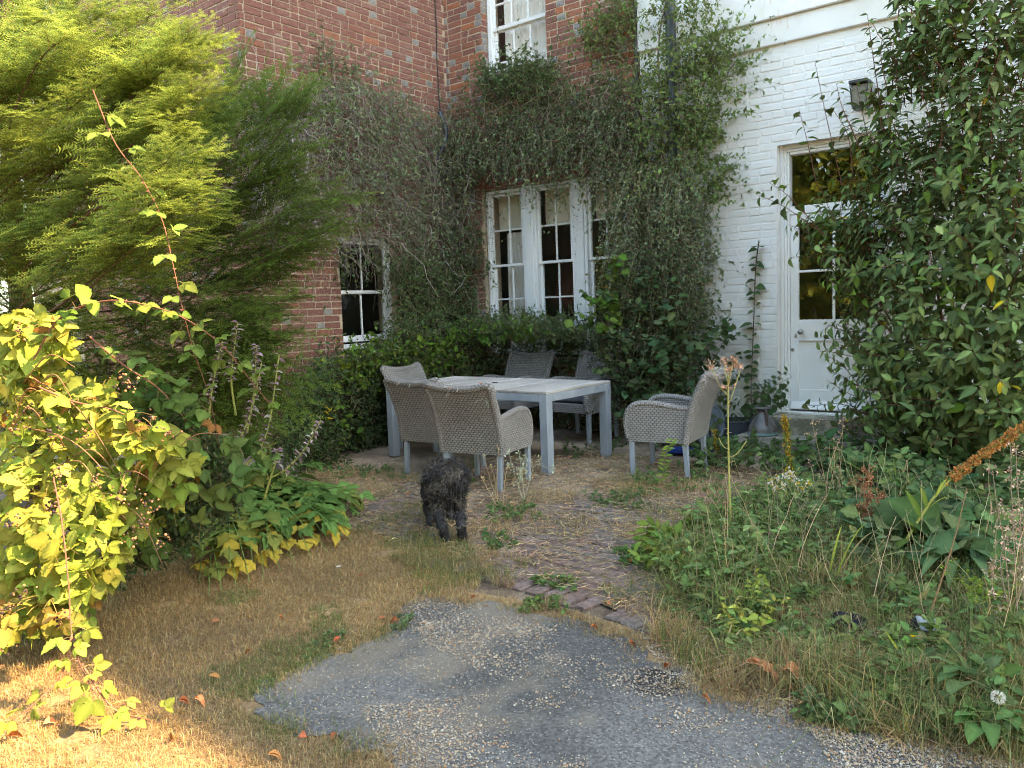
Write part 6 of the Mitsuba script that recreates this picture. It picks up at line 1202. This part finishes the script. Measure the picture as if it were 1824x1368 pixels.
dead('leaning_twig', [[(1640, 1140, 3.45), (1668, 1060, 3.5), (1700, 960, 3.6), (1722, 870, 3.7)]], (.27, .15, .075), 2, 'long thin red-brown twig leaning above the right garden light', .012, 4, 'twig', .0045)
d9 = dg(885, 905)
dead('dry_grass_stalks', [[(892, 905, d9), (875, 860, d9), (862, 812, d9)], [(886, 906, d9), (885, 850, d9), (888, 800, d9)], [(880, 905, d9), (882, 860, d9), (874, 828, d9)], [(895, 905, d9), (900, 850, d9), (905, 832, d9)], [(884, 900, d9), (868, 870, d9), (858, 850, d9)]], (.42, .31, .16), 0, 'few dry straw stalks beside the rear leg of the nearest armchair', .014, 10)
dA = dg(930, 890)
dead('silver_weed', [[(935, 890, dA), (930, 850, dA), (925, 805, dA)], [(932, 890, dA), (918, 850, dA), (908, 812, dA)], [(935, 890, dA), (945, 850, dA), (955, 828, dA), (985, 838, dA)], [(934, 890, dA), (930, 840, dA), (935, 815, dA)], [(930, 890, dA), (922, 860, dA), (930, 835, dA)]], (.36, .37, .25), 7, 'silvery green branching weed in front of the table leg', .016, 6, 'weed')
# seedling in front of the lone armchair and hazel-like sprig
dB = dg(1180, 870); Q = tall('seedling', [(1178, 872, dB), (1182, 835, dB), (1188, 805, dB), (1198, 785, dB)], .003, (.16, .16, .06), 'pale green seedling in front of the lone armchair', 'seedling')
i = np.repeat(np.arange(5, 36, 3), 2); n = len(i)
for k in range(n): put3('seedling__leaf', scatter(leaf(.5, 4, .1, .15), Q[i[k]][None], np.array([[(-1) ** k * .7 - .1, (-1) ** k * .5 - .3, .35]]) + rng.normal(0, .2, (1, 3)), np.array([[.2, -.4, .9]]), np.array([.055]), vary((.20, .28, .05), 1, .15, .08)), 'leafy', True)
# arching grasses, sword leaves, rosettes
def arch(key, base, tips, w, col, label, cat='grass tuft', up=.35):
    for bx, by in [base]:
        B = ONZ(bx, by)
        for tx, ty, d, c in tips:
            E = AT(tx, ty, d); M = (B + E) / 2 + np.array([0, 0, up * np.linalg.norm(E - B)]); put3(key + '__blade', strap(B + rng.normal(0, .01, 3) * [1, 1, 0], M, E, w, 0, c or col, None, 10, fold=.3), 'leafy', True)
    tag(key, label, cat)
YG, ST = (.36, .38, .06), (.42, .32, .16)
arch('arching_grass', (1480, 1055), [(1400, 1010, 4.0, ST), (1440, 985, 4.1, YG), (1500, 935, 4.2, YG), (1545, 930, 4.1, (.30, .33, .06)), (1590, 1000, 3.9, ST), (1655, 985, 3.8, ST), (1560, 945, 4.1, ST), (1530, 1030, 3.9, (.2, .26, .06))], .011, YG, 'tall arching yellow-green grass in the middle of the bed', up=.3)
arch('sword_leaves', (1640, 1240), [(1572, 1118, 3.25, YG), (1570, 1160, 3.15, YG), (1590, 1215, 3.0, (.34, .35, .06)), (1610, 1150, 3.2, YG), (1555, 1210, 3.0, (.40, .40, .08))], .014, YG, 'bright yellow-green sword-shaped blades below the two garden lights', up=.12)
arch('tall_sedge', (1600, 890), [(1575, 830, 5.0, (.22, .28, .07)), (1590, 815, 5.1, (.2, .26, .06)), (1640, 850, 5.0, (.22, .28, .07)), (1555, 860, 4.9, (.3, .32, .08)), (1620, 815, 5.1, ST), (1450, 800, 5.4, YG)], .010, YG, 'upright green sedge blades between bramble patch and rust dock', up=.1)
arch('straw_tuft', (1290, 1200), [(1240, 1215, 3.4, ST), (1255, 1255, 3.3, ST), (1330, 1120, 3.5, ST), (1250, 1120, 3.6, (.36, .34, .12)), (1345, 1150, 3.5, ST), (1240, 1180, 3.45, ST), (1310, 1110, 3.6, (.4, .34, .16))], .007, ST, 'loose tuft of straw-pale grass at the edge of the asphalt', up=.35)
arch('straw_tuft_001', (1620, 1320), [(1560, 1365, 2.6, ST), (1530, 1300, 2.75, ST), (1580, 1270, 2.8, (.3, .33, .1)), (1660, 1270, 2.8, ST), (1480, 1290, 2.8, ST), (1600, 1240, 2.95, YG), (1545, 1340, 2.65, ST)], .007, ST, 'loose tuft of straw-pale grass trailing onto the asphalt at the lower right', up=.35)
labels['straw_tuft_001']['category'] = 'grass tuft'
def rosette(key, base, tips, w, col, label, cat='plant'):
    for tx, ty, d in tips:
        B, E = ONZ(base[0] + rng.normal(0, 8), base[1] + rng.normal(0, 5), .01), AT(tx, ty, d); M = (B + E) / 2 + [0, 0, .28 * np.linalg.norm(E - B)]; put3(key + '__leaf', strap(B, M, E, w * rng.uniform(.8, 1.15), 0, vary(col, 1, .15, .06)[0], None, 11, fold=.22, wav=.004), 'leafy', True)
    tag(key, label, cat)
rosette('foxglove_rosette', (1735, 1235), [(1655, 1172, 2.85), (1680, 1200, 2.75), (1705, 1165, 2.95), (1740, 1165, 3.0), (1790, 1170, 2.95), (1824, 1200, 2.85), (1824, 1240, 2.75), (1690, 1240, 2.7), (1760, 1190, 2.9), (1670, 1215, 2.75), (1800, 1255, 2.7), (1720, 1190, 2.85)], .075, (.12, .19, .075), 'rosette of long soft grey-green leaves near the right edge', 'plant')
rosette('foxglove_rosette_001', (1765, 1300), [(1715, 1260, 2.65), (1700, 1290, 2.6), (1725, 1325, 2.5), (1770, 1335, 2.45), (1815, 1300, 2.5), (1824, 1270, 2.6), (1790, 1262, 2.65), (1745, 1250, 2.7), (1700, 1275, 2.6), (1840, 1330, 2.5)], .07, (.115, .20, .06), 'second rosette of broad green leaves at the lower right corner', 'plant')
rosette('thistle_rosette', (1560, 1225), [(1525, 1212, 3.1), (1545, 1195, 3.15), (1585, 1200, 3.1), (1600, 1225, 3.0), (1570, 1250, 2.95), (1535, 1250, 2.95), (1520, 1235, 3.0), (1590, 1245, 3.0)], .045, (.11, .16, .08), 'flat rosette of dull green leaves between the sword leaves and asphalt', 'plant')
rosette('broad_dock', (1700, 1010), [(1640, 990, 3.9), (1660, 950, 4.0), (1700, 960, 4.0), (1745, 960, 3.9), (1770, 1000, 3.8), (1760, 1035, 3.7), (1690, 1050, 3.7), (1640, 1030, 3.8), (1730, 930, 4.1)], .062, (.115, .175, .075), 'clump of broad dark green dock leaves under the dead pink weed', 'dock plant')
# tiny flowers
def bloom(key, x, y, z, col, label, n=9, s=.016):
    p = ONZ(x, y, z); B = np.array([p[0], p[1] + .01, 0.]); MB().tube([B, (B + p) / 2 + [.004, 0, 0], p], .0016, (.16, .22, .06), 5).put(key + '__stem', 'matte'); a = np.arange(n) * 6.283 / n; d = np.c_[np.cos(a), np.sin(a), .35 + 0 * a]; put3(key + '__petals', scatter(tiny(.5), np.repeat(p[None], n, 0), d, np.array([0, 0, 1.]) + 0 * d, s, col), 'leafy'); tag(key, label, 'flower')
bloom('yellow_flower', 1626, 1134, .10, (.75, .50, .01), 'single small yellow flower left of the right garden light', 11, .013)
bloom('yellow_flower_001', 1687, 1263, .05, (.75, .50, .01), 'tiny yellow flower in the grass below the soft-leaved rosette', 9, .009)
bloom('white_flower', 603, 1010, .06, (.78, .77, .74), 'small white flower on the lawn beside the acanthus leaves', 10, .018)
p = AT(1778, 1242, 2.6); B = np.array([p[0], p[1], 0.]); MB().tube([B, (B + p) / 2 + [.006, 0, 0], p], .0016, (.2, .24, .08), 5).put('dandelion_clock__stem', 'matte'); n = 160; d = rand_dirs(n); k = put3('dandelion_clock__seeds', scatter(tiny(.35), p + d * .012, d, rand_dirs(n), .012, (.70, .68, .62)), 'leafy'); tag(k, 'white fluffy seeds', kind='stuff'); tag('dandelion_clock', 'round white dandelion clock in front of the corner rosette', 'dandelion')
# trees across the garden behind the viewer, which the door panes reflect
for k, (x_, y_, h_, r_, lab) in enumerate(((-7.5, -9.0, 8.5, 3.2, 'tall sunlit tree mirrored in the upper door panes'), (-1.5, -11.0, 10.0, 3.8, 'broad sunlit tree mirrored in the transom above the door'), (4.8, -9.5, 9.0, 3.4, 'rounded sunlit tree mirrored in the right door panes'), (-13.5, -8.0, 8.0, 3.2, 'sunlit tree mirrored in the panes of the triple window'), (9.5, -6.0, 8.5, 3.2, 'sunlit tree mirrored in the wing window'))):
    key = thing_key('garden_tree'); MB().tube(spline([[x_, y_, -.1], [x_ + .2, y_, h_ * .3], [x_, y_ + .1, h_ * .7]], 10), np.linspace(.26, .09, 10), (.10, .075, .055), 8).put(key + '__trunk', 'matte', smooth=True)
    n = 9500; d = rand_dirs(n); rr_ = rng.uniform(.55, 1, (n, 1)) ** .5; cl = meshkit.fbm(d * 2.4 + k * 7, 3)[:, None]; p = np.array([x_, y_, h_ * .5]) + d * [r_, r_, h_ * .49] * rr_ * (.55 + .85 * cl); p[:, 2] = np.maximum(p[:, 2], .1)
    q_ = put3(key + '__crown', scatter(leaf(.6, 2, .1, .2), p, rand_dirs(n), rand_dirs(n) * .6 + d, .33 * np.exp(rng.normal(0, .25, n)), vary((.20, .245, .05), n, .3, .12)), 'leafy'); tag(q_, 'leaf clumps of the crown', kind='stuff'); tag(key, lab, 'tree')
